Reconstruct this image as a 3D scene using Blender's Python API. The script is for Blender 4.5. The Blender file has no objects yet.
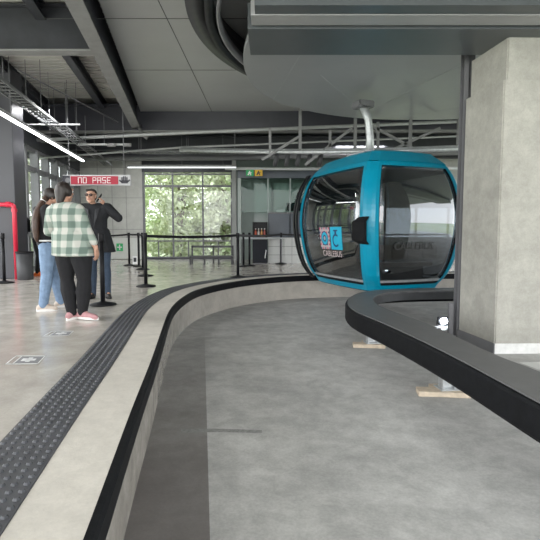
import bpy, bmesh, math, random
from mathutils import Vector, Matrix
R = random.Random(7)
PI = math.pi
C = bpy.context.scene.collection
sc = bpy.context.scene

# ------------------------------------------------------------------ camera
F = 480.0
CAM = Vector((0, 0, 1.05))
P = math.atan(38 / F)
cam = bpy.data.cameras.new('camera'); cam.sensor_width = 36; cam.lens = F / 540 * 36
cam.clip_start = .05; cam.clip_end = 300
co = bpy.data.objects.new('camera', cam); C.objects.link(co)
co.location = CAM; co.rotation_euler = (PI / 2 - P, 0, 0)
sc.camera = co
FW = Vector((0, math.cos(P), -math.sin(P))); UP = Vector((0, math.sin(P), math.cos(P)))
def ray(u, v): return FW + Vector((1, 0, 0)) * ((u - 270) / F) - UP * ((v - 270) / F)
def on_z(u, v, z):
    d = ray(u, v); t = (z - CAM.z) / d.z; return CAM + d * t
def on_y(u, v, y):
    d = ray(u, v); t = y / d.y; return CAM + d * t

# ------------------------------------------------------------------ materials
MATS = {}
def mat(name, col, rough=.5, metal=0., noise=0., scale=6., bump=0., emit=0., rnoise=0., spec=None, detail=6., col2=None):
    if name in MATS: return MATS[name]
    m = bpy.data.materials.new(name); m.use_nodes = True
    nt = m.node_tree; b = nt.nodes['Principled BSDF']
    b.inputs['Base Color'].default_value = (*col, 1); b.inputs['Roughness'].default_value = rough
    b.inputs['Metallic'].default_value = metal
    if spec is not None: b.inputs['Specular IOR Level'].default_value = spec
    if emit:
        b.inputs['Emission Color'].default_value = (*col, 1); b.inputs['Emission Strength'].default_value = emit
    tc = nt.nodes.new('ShaderNodeTexCoord')
    n = nt.nodes.new('ShaderNodeTexNoise'); n.inputs['Scale'].default_value = scale
    n.inputs['Detail'].default_value = detail; n.inputs['Roughness'].default_value = .62
    nt.links.new(tc.outputs['Object'], n.inputs['Vector'])
    if noise or col2:
        r = nt.nodes.new('ShaderNodeValToRGB')
        r.color_ramp.elements[0].position = .3; r.color_ramp.elements[1].position = .72
        c2 = col2 or tuple(min(1, c * (1 + noise)) for c in col)
        c1 = tuple(c * (1 - noise) for c in col)
        r.color_ramp.elements[0].color = (*c1, 1); r.color_ramp.elements[1].color = (*c2, 1)
        nt.links.new(n.outputs['Fac'], r.inputs['Fac']); nt.links.new(r.outputs['Color'], b.inputs['Base Color'])
    if rnoise:
        mr = nt.nodes.new('ShaderNodeMapRange'); mr.inputs['From Min'].default_value = .3; mr.inputs['From Max'].default_value = .7
        mr.inputs['To Min'].default_value = max(.02, rough - rnoise); mr.inputs['To Max'].default_value = rough + rnoise
        nt.links.new(n.outputs['Fac'], mr.inputs['Value']); nt.links.new(mr.outputs['Result'], b.inputs['Roughness'])
    if bump:
        bp = nt.nodes.new('ShaderNodeBump'); bp.inputs['Strength'].default_value = bump; bp.inputs['Distance'].default_value = .02
        n2 = nt.nodes.new('ShaderNodeTexNoise'); n2.inputs['Scale'].default_value = scale * 6; n2.inputs['Detail'].default_value = 5
        nt.links.new(tc.outputs['Object'], n2.inputs['Vector'])
        nt.links.new(n2.outputs['Fac'], bp.inputs['Height']); nt.links.new(bp.outputs['Normal'], b.inputs['Normal'])
    MATS[name] = m; return m

def concrete(name, base, var=.16, rough=.8, big=1.1, small=9., stain=None, gloss=0.):
    """two scales of mottling, fine speckle and optional large darker stains"""
    if name in MATS: return MATS[name]
    m = bpy.data.materials.new(name); m.use_nodes = True
    nt = m.node_tree; b = nt.nodes['Principled BSDF']; N = nt.nodes; L = nt.links
    tc = N.new('ShaderNodeTexCoord')
    def noise(s, d=8, r=.65, dist=0.):
        n = N.new('ShaderNodeTexNoise'); n.inputs['Scale'].default_value = s; n.inputs['Detail'].default_value = d
        n.inputs['Roughness'].default_value = r; n.inputs['Distortion'].default_value = dist
        L.new(tc.outputs['Object'], n.inputs['Vector']); return n
    def rng(sock, a, c, lo, hi):
        mr = N.new('ShaderNodeMapRange'); mr.inputs['From Min'].default_value = a; mr.inputs['From Max'].default_value = c
        mr.inputs['To Min'].default_value = lo; mr.inputs['To Max'].default_value = hi
        L.new(sock, mr.inputs['Value']); return mr.outputs['Result']
    def mul(a, c):
        q = N.new('ShaderNodeMath'); q.operation = 'MULTIPLY'; L.new(a, q.inputs[0]); L.new(c, q.inputs[1]); return q.outputs[0]
    n1 = noise(big, 8, .6, .6); n2 = noise(small, 8, .7, .3); n3 = noise(55, 4, .7)
    v = mul(rng(n1.outputs['Fac'], .36, .64, 1 - var, 1 + var), rng(n2.outputs['Fac'], .38, .64, 1 - var * .8, 1 + var * .8))
    v = mul(v, rng(n3.outputs['Fac'], .35, .65, 1 - var * .5, 1 + var * .5))
    mx = N.new('ShaderNodeVectorMath'); mx.operation = 'SCALE'; mx.inputs[0].default_value = base
    L.new(v, mx.inputs['Scale']); colour = mx.outputs[0]
    L.new(colour, b.inputs['Base Color'])
    b.inputs['Roughness'].default_value = rough
    if gloss:
        L.new(rng(n2.outputs['Fac'], .3, .7, max(.03, rough - gloss), rough + gloss), b.inputs['Roughness'])
    else:
        bp = N.new('ShaderNodeBump'); bp.inputs['Strength'].default_value = .25; bp.inputs['Distance'].default_value = .01
        L.new(n2.outputs['Fac'], bp.inputs['Height']); L.new(bp.outputs['Normal'], b.inputs['Normal'])
    MATS[name] = m; return m

def glass(name, tint, refl=.12, rough=.02):
    if name in MATS: return MATS[name]
    m = bpy.data.materials.new(name); m.use_nodes = True
    nt = m.node_tree; nt.nodes.clear(); N = nt.nodes
    o = N.new('ShaderNodeOutputMaterial'); mix = N.new('ShaderNodeMixShader')
    t = N.new('ShaderNodeBsdfTransparent'); t.inputs['Color'].default_value = (*tint, 1)
    g = N.new('ShaderNodeBsdfGlossy'); g.inputs['Roughness'].default_value = rough; g.inputs['Color'].default_value = (1, 1, 1, 1)
    fr = N.new('ShaderNodeLayerWeight'); fr.inputs['Blend'].default_value = .25
    mr = N.new('ShaderNodeMapRange'); mr.inputs['To Min'].default_value = refl; mr.inputs['To Max'].default_value = min(1, refl + .5)
    nt.links.new(fr.outputs['Facing'], mr.inputs['Value'])
    nt.links.new(mr.outputs['Result'], mix.inputs['Fac'])
    nt.links.new(t.outputs[0], mix.inputs[1]); nt.links.new(g.outputs[0], mix.inputs[2]); nt.links.new(mix.outputs[0], o.inputs['Surface'])
    MATS[name] = m; return m

M_platform = concrete('polished_concrete', (.52, .485, .435), .11, .17, .5, 3.5, gloss=.1)
M_curb = concrete('curb_concrete', (.56, .525, .47), .075, .7, 1.2, 9)
M_well = concrete('rough_concrete_slab', (.44, .435, .42), .16, .75, 1.1, 6)
M_pillar = concrete('cast_concrete', (.385, .375, .335), .11, .85, 1.2, 7)
M_wall = concrete('wall_concrete', (.45, .45, .425), .08, .85, .8, 5)
M_ground = concrete('outside_ground', (.34, .38, .22), .15, .9, .3, 2)
M_steel = mat('dark_painted_steel', (.042, .044, .052), .45, 0, .2, 3)
M_steelm = mat('grey_painted_steel', (.17, .17, .18), .5, 0, .1, 3)
M_flange = mat('dusty_flange_paint', (.22, .22, .22), .55, 0, .15, 4)
M_deck = mat('corrugated_roof_deck', (.50, .49, .46), .5, .0, .08, 3)
M_panel = mat('grey_ceiling_panel', (.44, .445, .44), .32, 0, .05, 1)
M_disc = mat('grey_reflected_roof', (.33, .335, .34), .35, 0, .05, 1)
M_black = mat('black_satin', (.010, .010, .012), .45, 0, .3, 8, spec=.25)
M_rubber = mat('black_rubber', (.007, .0075, .009), .6, 0, .4, 12, bump=.05, spec=.15)
M_tact = mat('charcoal_rubber_paving', (.06, .062, .07), .42, 0, .25, 12)
M_plate = mat('grey_coated_plate', (.13, .13, .13), .55, 0, .08, 6)
M_galv = mat('galvanised_steel', (.55, .57, .58), .4, .5, .15, 14)
M_wood = mat('pale_plank_wood', (.62, .52, .40), .7, 0, .2, 14)
M_red = mat('red_pipe_paint', (.62, .02, .055), .3, 0, .08, 5)
M_signred = mat('sign_red', (.34, .016, .038), .6, 0, .05, 4)
M_white = mat('white_paint', (.8, .8, .8), .45, 0, .03, 4)
M_signgrey = mat('sign_pale_grey', (.45, .45, .46), .6, 0, .04, 4)
M_signdark = mat('sign_dark', (.03, .03, .04), .5, 0, .1, 4)
M_green = mat('sign_green', (.03, .42, .14), .5, 0, .05, 4)
M_yellow = mat('sign_yellow', (.75, .45, .03), .5, 0, .05, 4)
M_blue = mat('turquoise_cabin_paint', (.0, .26, .40), .28, 0, .06, 3)
M_blue2 = mat('turquoise_sticker', (.01, .42, .62), .5, 0, .05, 30)
M_navy = mat('navy_print', (.01, .03, .12), .5, 0, .1, 20)
M_tintglass = glass('smoked_cabin_glass', (.55, .57, .59), .07)
M_clear = glass('clear_glass', (.96, .98, .97), .02)
M_boothglass = glass('booth_glass', (.74, .82, .79), .01)
M_lamp = mat('lamp_emitter', (1, 1, 1), .5, 0, 0, 1, emit=9)
M_lampsoft = mat('lamp_soft', (.95, .97, 1), .5, 0, 0, 1, emit=.9)
M_flood = mat('flood_emitter', (.86, .93, 1), .5, 0, 0, 1, emit=60)
M_seat = mat('brown_seat', (.10, .075, .055), .5, 0, .2, 5)
M_bench = mat('bench_metal', (.06, .06, .065), .5, 0, .1, 5)
M_bin = mat('bin_plastic', (.045, .046, .05), .45, 0, .15, 6)
M_tile = mat('white_counter_panel', (.7, .71, .69), .35, 0, .04, 3)
M_boothwall = mat('booth_grey_green', (.20, .24, .225), .5, 0, .08, 2)
M_counter = mat('booth_dark_counter', (.10, .115, .14), .4, 0, .1, 2)

# ------------------------------------------------------------------ mesh helpers
def obj(name, bm, m=None, parent=None, smooth=False):
    bmesh.ops.recalc_face_normals(bm, faces=bm.faces[:])
    me = bpy.data.meshes.new(name); bm.to_mesh(me); bm.free()
    for k in (m if isinstance(m, (list, tuple)) else [m]):
        if k: me.materials.append(k)
    if smooth:
        for p in me.polygons: p.use_smooth = True
    o = bpy.data.objects.new(name, me); C.objects.link(o)
    if parent: o.parent = parent
    return o
def thing(name, label, cat, loc=(0, 0, 0), rz=0, group=None):
    o = bpy.data.objects.new(name, None); C.objects.link(o); o.empty_display_size = .1
    o.location = loc; o.rotation_euler = (0, 0, rz); o['label'] = label; o['category'] = cat
    if group: o['group'] = group
    return o
def tag(o, label, cat, group=None):
    o['label'] = label; o['category'] = cat
    if group: o['group'] = group
    return o
def struct(o): o['kind'] = 'structure'; return o
def stuff(o, label, cat): o['kind'] = 'stuff'; return tag(o, label, cat)

def box(bm, lo, hi, M=None, mi=0):
    vs = [bm.verts.new((x, y, z)) for z in (lo[2], hi[2]) for y in (lo[1], hi[1]) for x in (lo[0], hi[0])]
    if M:
        for v in vs: v.co = M @ v.co
    for f in ((0, 1, 3, 2), (4, 5, 7, 6), (0, 1, 5, 4), (2, 3, 7, 6), (0, 2, 6, 4), (1, 3, 7, 5)):
        q = bm.faces.new([vs[i] for i in f]); q.material_index = mi
    return vs
def bbox(lo, hi, bev=0., M=None, seg=2):
    bm = bmesh.new(); box(bm, lo, hi, M)
    if bev: bmesh.ops.bevel(bm, geom=bm.edges[:], offset=bev, segments=seg, affect='EDGES', clamp_overlap=True)
    return bm
def frame_axes(d):
    d = d.normalized(); a = Vector((0, 0, 1)) if abs(d.z) < .95 else Vector((0, 1, 0))
    x = a.cross(d).normalized(); y = d.cross(x); return x, y
def beam(bm, p, q, w, h, mi=0, up=None):
    """box bar from p to q, w wide (sideways) h high"""
    p = Vector(p); q = Vector(q); d = (q - p).normalized()
    x, y = frame_axes(d)
    vs = []
    for e in (p, q):
        for s, t in ((-1, -1), (1, -1), (1, 1), (-1, 1)): vs.append(bm.verts.new(e + x * (s * w / 2) + y * (t * h / 2)))
    for f in ((0, 1, 2, 3), (4, 5, 6, 7), (0, 1, 5, 4), (1, 2, 6, 5), (2, 3, 7, 6), (3, 0, 4, 7)):
        bm.faces.new([vs[i] for i in f]).material_index = mi
def tube(bm, pts, r, n=10, cap=True):
    pts = [Vector(p) for p in pts]; rings = []; px = None
    for i, p in enumerate(pts):
        d = (pts[min(i + 1, len(pts) - 1)] - pts[max(i - 1, 0)]).normalized()
        if px is None: x, y = frame_axes(d)
        else:
            x = (px - d * px.dot(d)); x = x.normalized() if x.length > 1e-6 else frame_axes(d)[0]; y = d.cross(x)
        px = x; rr = r[i] if isinstance(r, (list, tuple)) else r
        rings.append([bm.verts.new(p + x * math.cos(2 * PI * k / n) * rr + y * math.sin(2 * PI * k / n) * rr) for k in range(n)])
    for a, b in zip(rings, rings[1:]):
        for k in range(n): bm.faces.new((a[k], a[(k + 1) % n], b[(k + 1) % n], b[k]))
    if cap: bm.faces.new(rings[0]); bm.faces.new(rings[-1])
def lathe(bm, prof, n=28, c=(0, 0, 0)):
    rings = []
    for r, z in prof:
        if r < 1e-5: rings.append([bm.verts.new((c[0], c[1], c[2] + z))])
        else: rings.append([bm.verts.new((c[0] + r * math.cos(2 * PI * k / n), c[1] + r * math.sin(2 * PI * k / n), c[2] + z)) for k in range(n)])
    for a, b in zip(rings, rings[1:]):
        for k in range(n):
            j = (k + 1) % n
            if len(a) == 1 and len(b) == 1: continue
            if len(a) == 1: bm.faces.new((a[0], b[k], b[j]))
            elif len(b) == 1: bm.faces.new((a[k], a[j], b[0]))
            else: bm.faces.new((a[k], a[j], b[j], b[k]))
def prism(bm, poly, z0, z1, mi=0):
    a = [bm.verts.new((p[0], p[1], z0)) for p in poly]; b = [bm.verts.new((p[0], p[1], z1)) for p in poly]
    n = len(poly)
    bm.faces.new(a).material_index = mi; bm.faces.new(b).material_index = mi
    for k in range(n): bm.faces.new((a[k], a[(k + 1) % n], b[(k + 1) % n], b[k])).material_index = mi
def strip(bm, A, B, mi=0):
    """quad strip between two polylines of 3D points"""
    a = [bm.verts.new(p) for p in A]; b = [bm.verts.new(p) for p in B]
    for i in range(len(A) - 1): bm.faces.new((a[i], a[i + 1], b[i + 1], b[i])).material_index = mi
def solid_strip(bm, A, B, z0, z1):
    """closed bar whose plan is between polylines A and B (2D)"""
    a0 = [bm.verts.new((p[0], p[1], z0)) for p in A]; a1 = [bm.verts.new((p[0], p[1], z1)) for p in A]
    b0 = [bm.verts.new((p[0], p[1], z0)) for p in B]; b1 = [bm.verts.new((p[0], p[1], z1)) for p in B]
    for i in range(len(A) - 1):
        for q in ((a0, b0), (a1, b1), (a0, a1), (b0, b1)):
            bm.faces.new((q[0][i], q[0][i + 1], q[1][i + 1], q[1][i]))
    for i in (0, -1): bm.faces.new((a0[i], b0[i], b1[i], a1[i]))
def resample(pts, step):
    """Catmull-Rom through 2D pts, then even steps"""
    P_ = [Vector(p) for p in pts]; fine = []
    for i in range(len(P_) - 1):
        p0 = P_[max(i - 1, 0)]; p1 = P_[i]; p2 = P_[i + 1]; p3 = P_[min(i + 2, len(P_) - 1)]
        for k in range(40):
            t = k / 40
            fine.append(.5 * ((2 * p1) + (p2 - p0) * t + (2 * p0 - 5 * p1 + 4 * p2 - p3) * t * t + (3 * p1 - p0 - 3 * p2 + p3) * t ** 3))
    fine.append(P_[-1]); out = [fine[0]]; acc = 0
    for a, b in zip(fine, fine[1:]):
        L_ = (b - a).length
        while acc + L_ >= step and L_ > 1e-9:
            a = a + (b - a) * ((step - acc) / L_); out.append(a); L_ = (b - a).length; acc = 0
        acc += L_
    return out
def smooth_line(pts, it=12):
    for _ in range(it):
        pts = [pts[0]] + [(pts[i - 1] + pts[i] * 2 + pts[i + 1]) / 4 for i in range(1, len(pts) - 1)] + [pts[-1]]
    return pts
def offset(pts, d):
    out = []
    for i, p in enumerate(pts):
        t = (pts[min(i + 1, len(pts) - 1)] - pts[max(i - 1, 0)]).normalized()
        out.append(p + Vector((-t.y, t.x)) * d)
    return out
def text_bm(s, size, depth=.002):
    cu = bpy.data.curves.new('lettering', 'FONT'); cu.body = s; cu.size = size; cu.extrude = depth
    cu.align_x = 'CENTER'; cu.align_y = 'CENTER'
    o = bpy.data.objects.new('lettering', cu); C.objects.link(o)
    dg = bpy.context.evaluated_depsgraph_get(); me = bpy.data.meshes.new_from_object(o.evaluated_get(dg))
    bpy.data.objects.remove(o); bpy.data.curves.remove(cu)
    bm = bmesh.new(); bm.from_mesh(me); bpy.data.meshes.remove(me); return bm
def stroke_text(bm, s, size, M, w=.16):
    """angular techno lettering on a 2x3 grid, strokes as thin boxes"""
    G = {'N': [(0, 0, 0, 2), (0, 2, 1, 2), (1, 2, 1, 0)], 'O': [(0, 0, 0, 2), (0, 2, 1, 2), (1, 2, 1, 0), (1, 0, 0, 0)],
         'P': [(0, 0, 0, 2), (0, 2, 1, 2), (1, 2, 1, 1), (1, 1, 0, 1)], 'A': [(0, 0, 0, 2), (0, 2, 1, 2), (1, 2, 1, 0), (0, 1, 1, 1)],
         'S': [(1, 2, 0, 2), (0, 2, 0, 1), (0, 1, 1, 1), (1, 1, 1, 0), (1, 0, 0, 0)], 'E': [(1, 2, 0, 2), (0, 2, 0, 0), (0, 1, .8, 1), (0, 0, 1, 0)]}
    n = len(s); adv = size * .92; x0 = -adv * (n - 1) / 2 - size * .3
    for i, ch in enumerate(s):
        for a in G.get(ch, []):
            p = (x0 + i * adv + a[0] * size * .6, (a[1] - 1) * size * .5); q = (x0 + i * adv + a[2] * size * .6, (a[3] - 1) * size * .5)
            h = w * size / 2
            box(bm, (min(p[0], q[0]) - h, min(p[1], q[1]) - h, 0), (max(p[0], q[0]) + h, max(p[1], q[1]) + h, .004), M)
def copy_tree(root, loc, rz=None, label=None):
    r = root.copy(); C.objects.link(r); r.location = loc
    if rz is not None: r.rotation_euler = (0, 0, rz)
    if label: r['label'] = label
    for ch in list(root.children):
        c = ch.copy(); C.objects.link(c); c.parent = r
        for g in list(ch.children):
            d = g.copy(); C.objects.link(d); d.parent = c
    return r

# ------------------------------------------------------------------ platform, curb, tactile strip, bumper
ZW = -.55                                      # floor of the cabin track
edge_px = [(83.5, 540), (100, 495), (118, 446), (134.5, 401.5), (151, 361), (163, 326), (170, 309), (182, 297.5), (200, 288.5), (237, 281), (267, 277.8), (300, 275.7)]
E = [on_z(u, v, 0).xy for u, v in edge_px]
E = [Vector((-.05, -4)), Vector((-.3, -1.2)), Vector((-.48, .4))] + E + [Vector((2.6, 11.95)), Vector((4.7, 12.1)), Vector((9, 12.2)), Vector((14, 12.2))]
edge = smooth_line(resample(E, .06), 60)
bm = bmesh.new()
poly = [(p.x, p.y) for p in edge] + [(14, 19.3), (-9.5, 19.3), (-9.5, -4)]
prism(bm, poly, -.7, 0)
struct(obj('floor', bm, M_platform))
bm = bmesh.new(); solid_strip(bm, edge, offset(edge, .285), -.02, .004)
struct(obj('trim_1', bm, M_curb))
bm = bmesh.new()
TS = offset(edge, .287); TE = offset(edge, .585)
solid_strip(bm, TS, TE, -.01, .008)
for i in range(30, len(edge) - 40):            # rows of truncated domes
    t = (edge[i + 1] - edge[i - 1]).normalized(); nrm = Vector((-t.y, t.x))
    for k in range(6):
        c = edge[i] + nrm * (.313 + k * .0494)
        r0, r1 = .0165, .0095
        a = [bm.verts.new((c.x + r0 * math.cos(q * PI / 3), c.y + r0 * math.sin(q * PI / 3), .008)) for q in range(6)]
        b = [bm.verts.new((c.x + r1 * math.cos(q * PI / 3), c.y + r1 * math.sin(q * PI / 3), .0165)) for q in range(6)]
        bm.faces.new(b)
        for q in range(6): bm.faces.new((a[q], a[(q + 1) % 6], b[(q + 1) % 6], b[q]))
tag(obj('tactile_strip', bm, M_tact), 'charcoal studded tactile strip curving along the platform edge', 'tactile paving')
bm = bmesh.new()
prof = [(0, .002), (-.03, -.002), (-.042, -.02), (-.042, -.11), (-.03, -.13), (0, -.13)]
lines = [[(q.x, q.y, z) for q in offset(edge, o_)] for o_, z in prof]
for a, b in zip(lines, lines[1:]): strip(bm, a, b)
bmesh.ops.remove_doubles(bm, verts=bm.verts[:], dist=.0005)
tag(obj('edge_bumper', bm, M_rubber), 'black rubber bumper running along the curved platform edge', 'bumper')

# track floor
bm = bmesh.new(); box(bm, (-3, -6, ZW - .2), (14, 13, ZW)); struct(obj('floor_track', bm, M_well))
# narrow darker cement repair joint across the track floor and cable slot
bm = bmesh.new()
pts = [on_z(u, v, ZW + .003) for u, v in ((181, 429), (215, 428.5), (262, 430), (262, 433), (215, 432), (181, 433))]
bm.faces.new([bm.verts.new(p) for p in pts])
tag(obj('floor_joint', bm, mat('dark_joint', (.27, .27, .26), .9, 0, .3, 30)), 'thin dark sealed joint across the track floor', 'joint')

# window-tint darkening painted into the track floor colour, up to a straight edge
m = concrete('window_tint_concrete', (.44, .435, .42), .16, .75, 1.1, 6); nt = m.node_tree; bs = nt.nodes['Principled BSDF']
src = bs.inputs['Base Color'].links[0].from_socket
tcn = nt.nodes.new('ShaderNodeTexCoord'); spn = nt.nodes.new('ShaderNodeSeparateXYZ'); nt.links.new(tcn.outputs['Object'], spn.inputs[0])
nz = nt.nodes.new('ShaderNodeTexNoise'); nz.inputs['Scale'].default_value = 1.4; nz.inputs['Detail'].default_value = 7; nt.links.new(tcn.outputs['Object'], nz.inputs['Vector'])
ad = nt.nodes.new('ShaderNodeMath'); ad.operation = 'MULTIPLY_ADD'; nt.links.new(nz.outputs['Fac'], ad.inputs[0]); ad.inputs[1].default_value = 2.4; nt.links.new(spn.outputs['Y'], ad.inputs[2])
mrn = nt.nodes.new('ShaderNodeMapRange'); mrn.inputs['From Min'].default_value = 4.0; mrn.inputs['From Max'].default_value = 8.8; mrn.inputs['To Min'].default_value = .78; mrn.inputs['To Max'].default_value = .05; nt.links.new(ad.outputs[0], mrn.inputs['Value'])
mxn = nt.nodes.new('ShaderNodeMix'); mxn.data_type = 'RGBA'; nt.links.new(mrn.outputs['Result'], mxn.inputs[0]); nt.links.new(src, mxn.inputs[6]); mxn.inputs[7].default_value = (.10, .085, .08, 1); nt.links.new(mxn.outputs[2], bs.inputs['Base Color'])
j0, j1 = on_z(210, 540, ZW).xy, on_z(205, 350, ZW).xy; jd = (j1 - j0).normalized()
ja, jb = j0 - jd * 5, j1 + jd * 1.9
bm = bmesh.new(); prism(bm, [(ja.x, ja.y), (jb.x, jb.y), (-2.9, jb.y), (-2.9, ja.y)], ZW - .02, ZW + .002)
struct(obj('floor_tint', bm, m))

# outside ground
bm = bmesh.new(); box(bm, (-60, -60, -1.2), (60, 80, -.76)); struct(obj('ground', bm, M_ground))

# ------------------------------------------------------------------ island guard ring
zi = 0.0
outer_px = [(540, 402), (488, 374), (451, 354.5), (414, 336.5), (377, 320), (358, 312.5), (349, 306.5), (347, 302), (350, 297), (361, 292), (377, 289.8), (414, 288.2), (457, 287.6)]
O = [on_z(u, v, zi).xy for u, v in outer_px]
inner_px = [(540, 371), (521, 365), (494, 354.5), (451, 334), (425, 322.5), (392, 311), (377, 304.5), (372.5, 299), (377, 295), (390, 292.3), (414, 290.9), (457, 290.2)]
I = [on_z(u, v, zi).xy for u, v in inner_px]
def far(p): return [Vector(q) for q in p]
Oc = far([(2.05, -2.5), (1.88, .5), (1.78, 2)]) + O + far([(5.0, 9.28), (8.5, 9.3)])
Ic = far([(2.45, -2.5), (2.28, .5), (2.2, 2)]) + I + far([(5.0, 8.95), (8.5, 8.97)])
Oc = smooth_line(resample(Oc, .08), 14); Ic = smooth_line(resample(Ic, .08), 14)
def even(pts, n):
    L_ = [0]
    for a, b in zip(pts, pts[1:]): L_.append(L_[-1] + (b - a).length)
    out = []; j = 0
    for k in range(n):
        s = L_[-1] * k / (n - 1)
        while j < len(pts) - 2 and L_[j + 1] < s: j += 1
        t = (s - L_[j]) / max(1e-9, L_[j + 1] - L_[j]); out.append(pts[j].lerp(pts[j + 1], min(1, max(0, t))))
    return out
Oe = even(Oc, 220); Ie = even(Ic, 220)
isl = thing('island_guard_rail', 'low black-edged grey guard rail rounding the island in front of the cabin', 'guard rail', (1.5, 6, ZW))
def local(o, root):
    o.parent = root; o.matrix_parent_inverse = Matrix.Translation(-Vector(root.location)); return o
bm = bmesh.new(); solid_strip(bm, Oe, Ie, -.03, 0.0); local(obj('top_plate', bm, M_plate), isl)
bm = bmesh.new()
prof = [(-.0, -.012), (.02, -.016), (.032, -.04), (.032, -.22), (.02, -.245), (-.05, -.25)]
lines = [[(q.x, q.y, z) for q in offset(Oe, o_)] for o_, z in prof]
for a, b in zip(lines, lines[1:]): strip(bm, a, b)
bmesh.ops.remove_doubles(bm, verts=bm.verts[:], dist=.0005)
local(obj('rubber_bumper', bm, M_rubber), isl)
bm = bmesh.new(); solid_strip(bm, Ie, offset(Ie, .012), -.16, -.012); local(obj('inner_skirt', bm, mat('skirt_charcoal', (.03, .032, .035), .45, 0, .2, 5)), isl)
def post(u, v, w, wl):
    p = on_z(u, v, ZW)
    g = obj('steel_post', bmesh.new(), M_galv)
    b = bmesh.new()
    M = Matrix.Translation((p.x, p.y, 0)) @ Matrix.Rotation(.12, 4, 'Z')
    box(b, (-w, -.05, ZW + .05), (-w + .016, .05, -.03), M); box(b, (w - .016, -.05, ZW + .05), (w, .05, -.03), M)
    box(b, (-w, -.008, ZW + .05), (w, .008, -.03), M); box(b, (-w - .03, -.09, ZW + .05), (w + .03, .09, ZW + .06), M)
    b.to_mesh(g.data); b.free(); local(g, isl)
    k = bmesh.new(); M2 = Matrix.Translation((p.x, p.y, 0)) @ Matrix.Rotation(-.12, 4, 'Z')
    box(k, (-wl, -.14, ZW), (wl * .62, .02, ZW + .05), M2); box(k, (-wl * .5, .03, ZW), (wl, .15, ZW + .045), M2)
    bmesh.ops.bevel(k, geom=k.edges[:], offset=.004, segments=1, affect='EDGES')
    local(obj('wooden_base', k, M_wood), isl)
post(447, 393, .07, .30); post(372, 346, .075, .27)
p = on_z(392, 312, -.4); bm = bmesh.new(); box(bm, (p.x + .5, 7.2, ZW), (p.x + .56, 7.26, -.03))
local(obj('support_leg', bm, M_steelm), isl)

# ------------------------------------------------------------------ pillar
pc = on_z(494, 353.5, ZW).xy
La = Vector((-.12, 1)).normalized(); Lb = Vector((1, .02)).normalized()
def fz0(v, y): return on_y(507, v, y).z
pil = thing('concrete_pillar', 'big square cast concrete pillar standing inside the island guard rail', 'pillar', (pc.x, pc.y, ZW))
def pl(o0, a0, a1, b0, b1, z0, z1):
    bm = bmesh.new(); q = [Lb * b0 + La * a0, Lb * b1 + La * a0, Lb * b1 + La * a1, Lb * b0 + La * a1]
    prism(bm, [(v.x, v.y) for v in q], z0 - ZW, z1 - ZW); return bm
z_line = 2.97
def bev(bm, e=.015):
    bmesh.ops.bevel(bm, geom=[x for x in bm.edges if abs(x.verts[0].co.z - x.verts[1].co.z) > .3], offset=e, segments=2, affect='EDGES'); return bm
obj('lower_shaft', bev(pl(0, 0, .93, 0, 1.9, ZW, z_line)), M_pillar, pil)
obj('upper_shaft', bev(pl(0, .03, .90, .05, 1.88, z_line, fz0(38, pc.y) + .02)), M_pillar, pil)
obj('baseboard', pl(0, -.015, -.003, 0, 1.9, ZW, ZW + .135), mat('pale_baseboard', (.72, .72, .70), .5, 0, .12, 9), pil)
obj('baseboard', pl(0, -.015, .94, -.015, -.003, ZW, ZW + .135), M_steelm, pil)
# steel column just behind its left face
q = on_z(461, 330, ZW); d0 = pc.y + .97
x0 = on_y(457.5, 300, d0).x
bm = bmesh.new()
for lo, hi in (((0, 0), (.15, .015)), ((0, .14), (.15, .155)), ((.068, 0), (.082, .155))):
    box(bm, (x0 + lo[0], d0 + lo[1], ZW), (x0 + hi[0], d0 + hi[1], 4.43))
tag(obj('steel_column', bm, M_steelm), 'slim dark grey steel column beside the concrete pillar', 'column')
# white patch on the floor inside the island
pts = [on_z(u, v, ZW + .004) for u, v in ((519, 362.5), (560, 361), (580, 374), (545, 372))]
bm = bmesh.new(); bm.faces.new([bm.verts.new(p) for p in pts])
tag(obj('floor_patch', bm, mat('white_patch', (.7, .7, .68), .6, 0, .06, 8)), 'white patch on the floor beside the pillar', 'floor marking')

# floodlight in the island
fl = on_z(443, 326, ZW)
t = thing('floodlight', 'small bright floodlight shining on the floor inside the island', 'lamp', (fl.x, fl.y, ZW))
obj('housing', bbox((-.09, -.03, .025), (.09, .05, .155), .01), M_black, t)
bm = bmesh.new(); lathe(bm, [(0, 0), (.05, 0), (.058, .006), (.05, .012), (0, .012)], 20); bm.transform(Matrix.Translation((0, -.03, .09)) @ Matrix.Rotation(PI / 2, 4, 'X')); obj('lens', bm, M_flood, t)
bm = bmesh.new(); tube(bm, [(-.105, .01, .1), (-.105, .01, .012), (.105, .01, .012), (.105, .01, .1)], .011, 8); obj('bracket', bm, M_steelm, t)
pd = bpy.data.lights.new('floodlight_beam', 'AREA'); pd.energy = 2.5; pd.size = .1; pd.color = (.85, .92, 1)
po = bpy.data.objects.new('floodlight_beam', pd); C.objects.link(po); po.location = (fl.x, fl.y - .06, ZW + .09); po.rotation_euler = (PI / 2 - .1, 0, 0)

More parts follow.
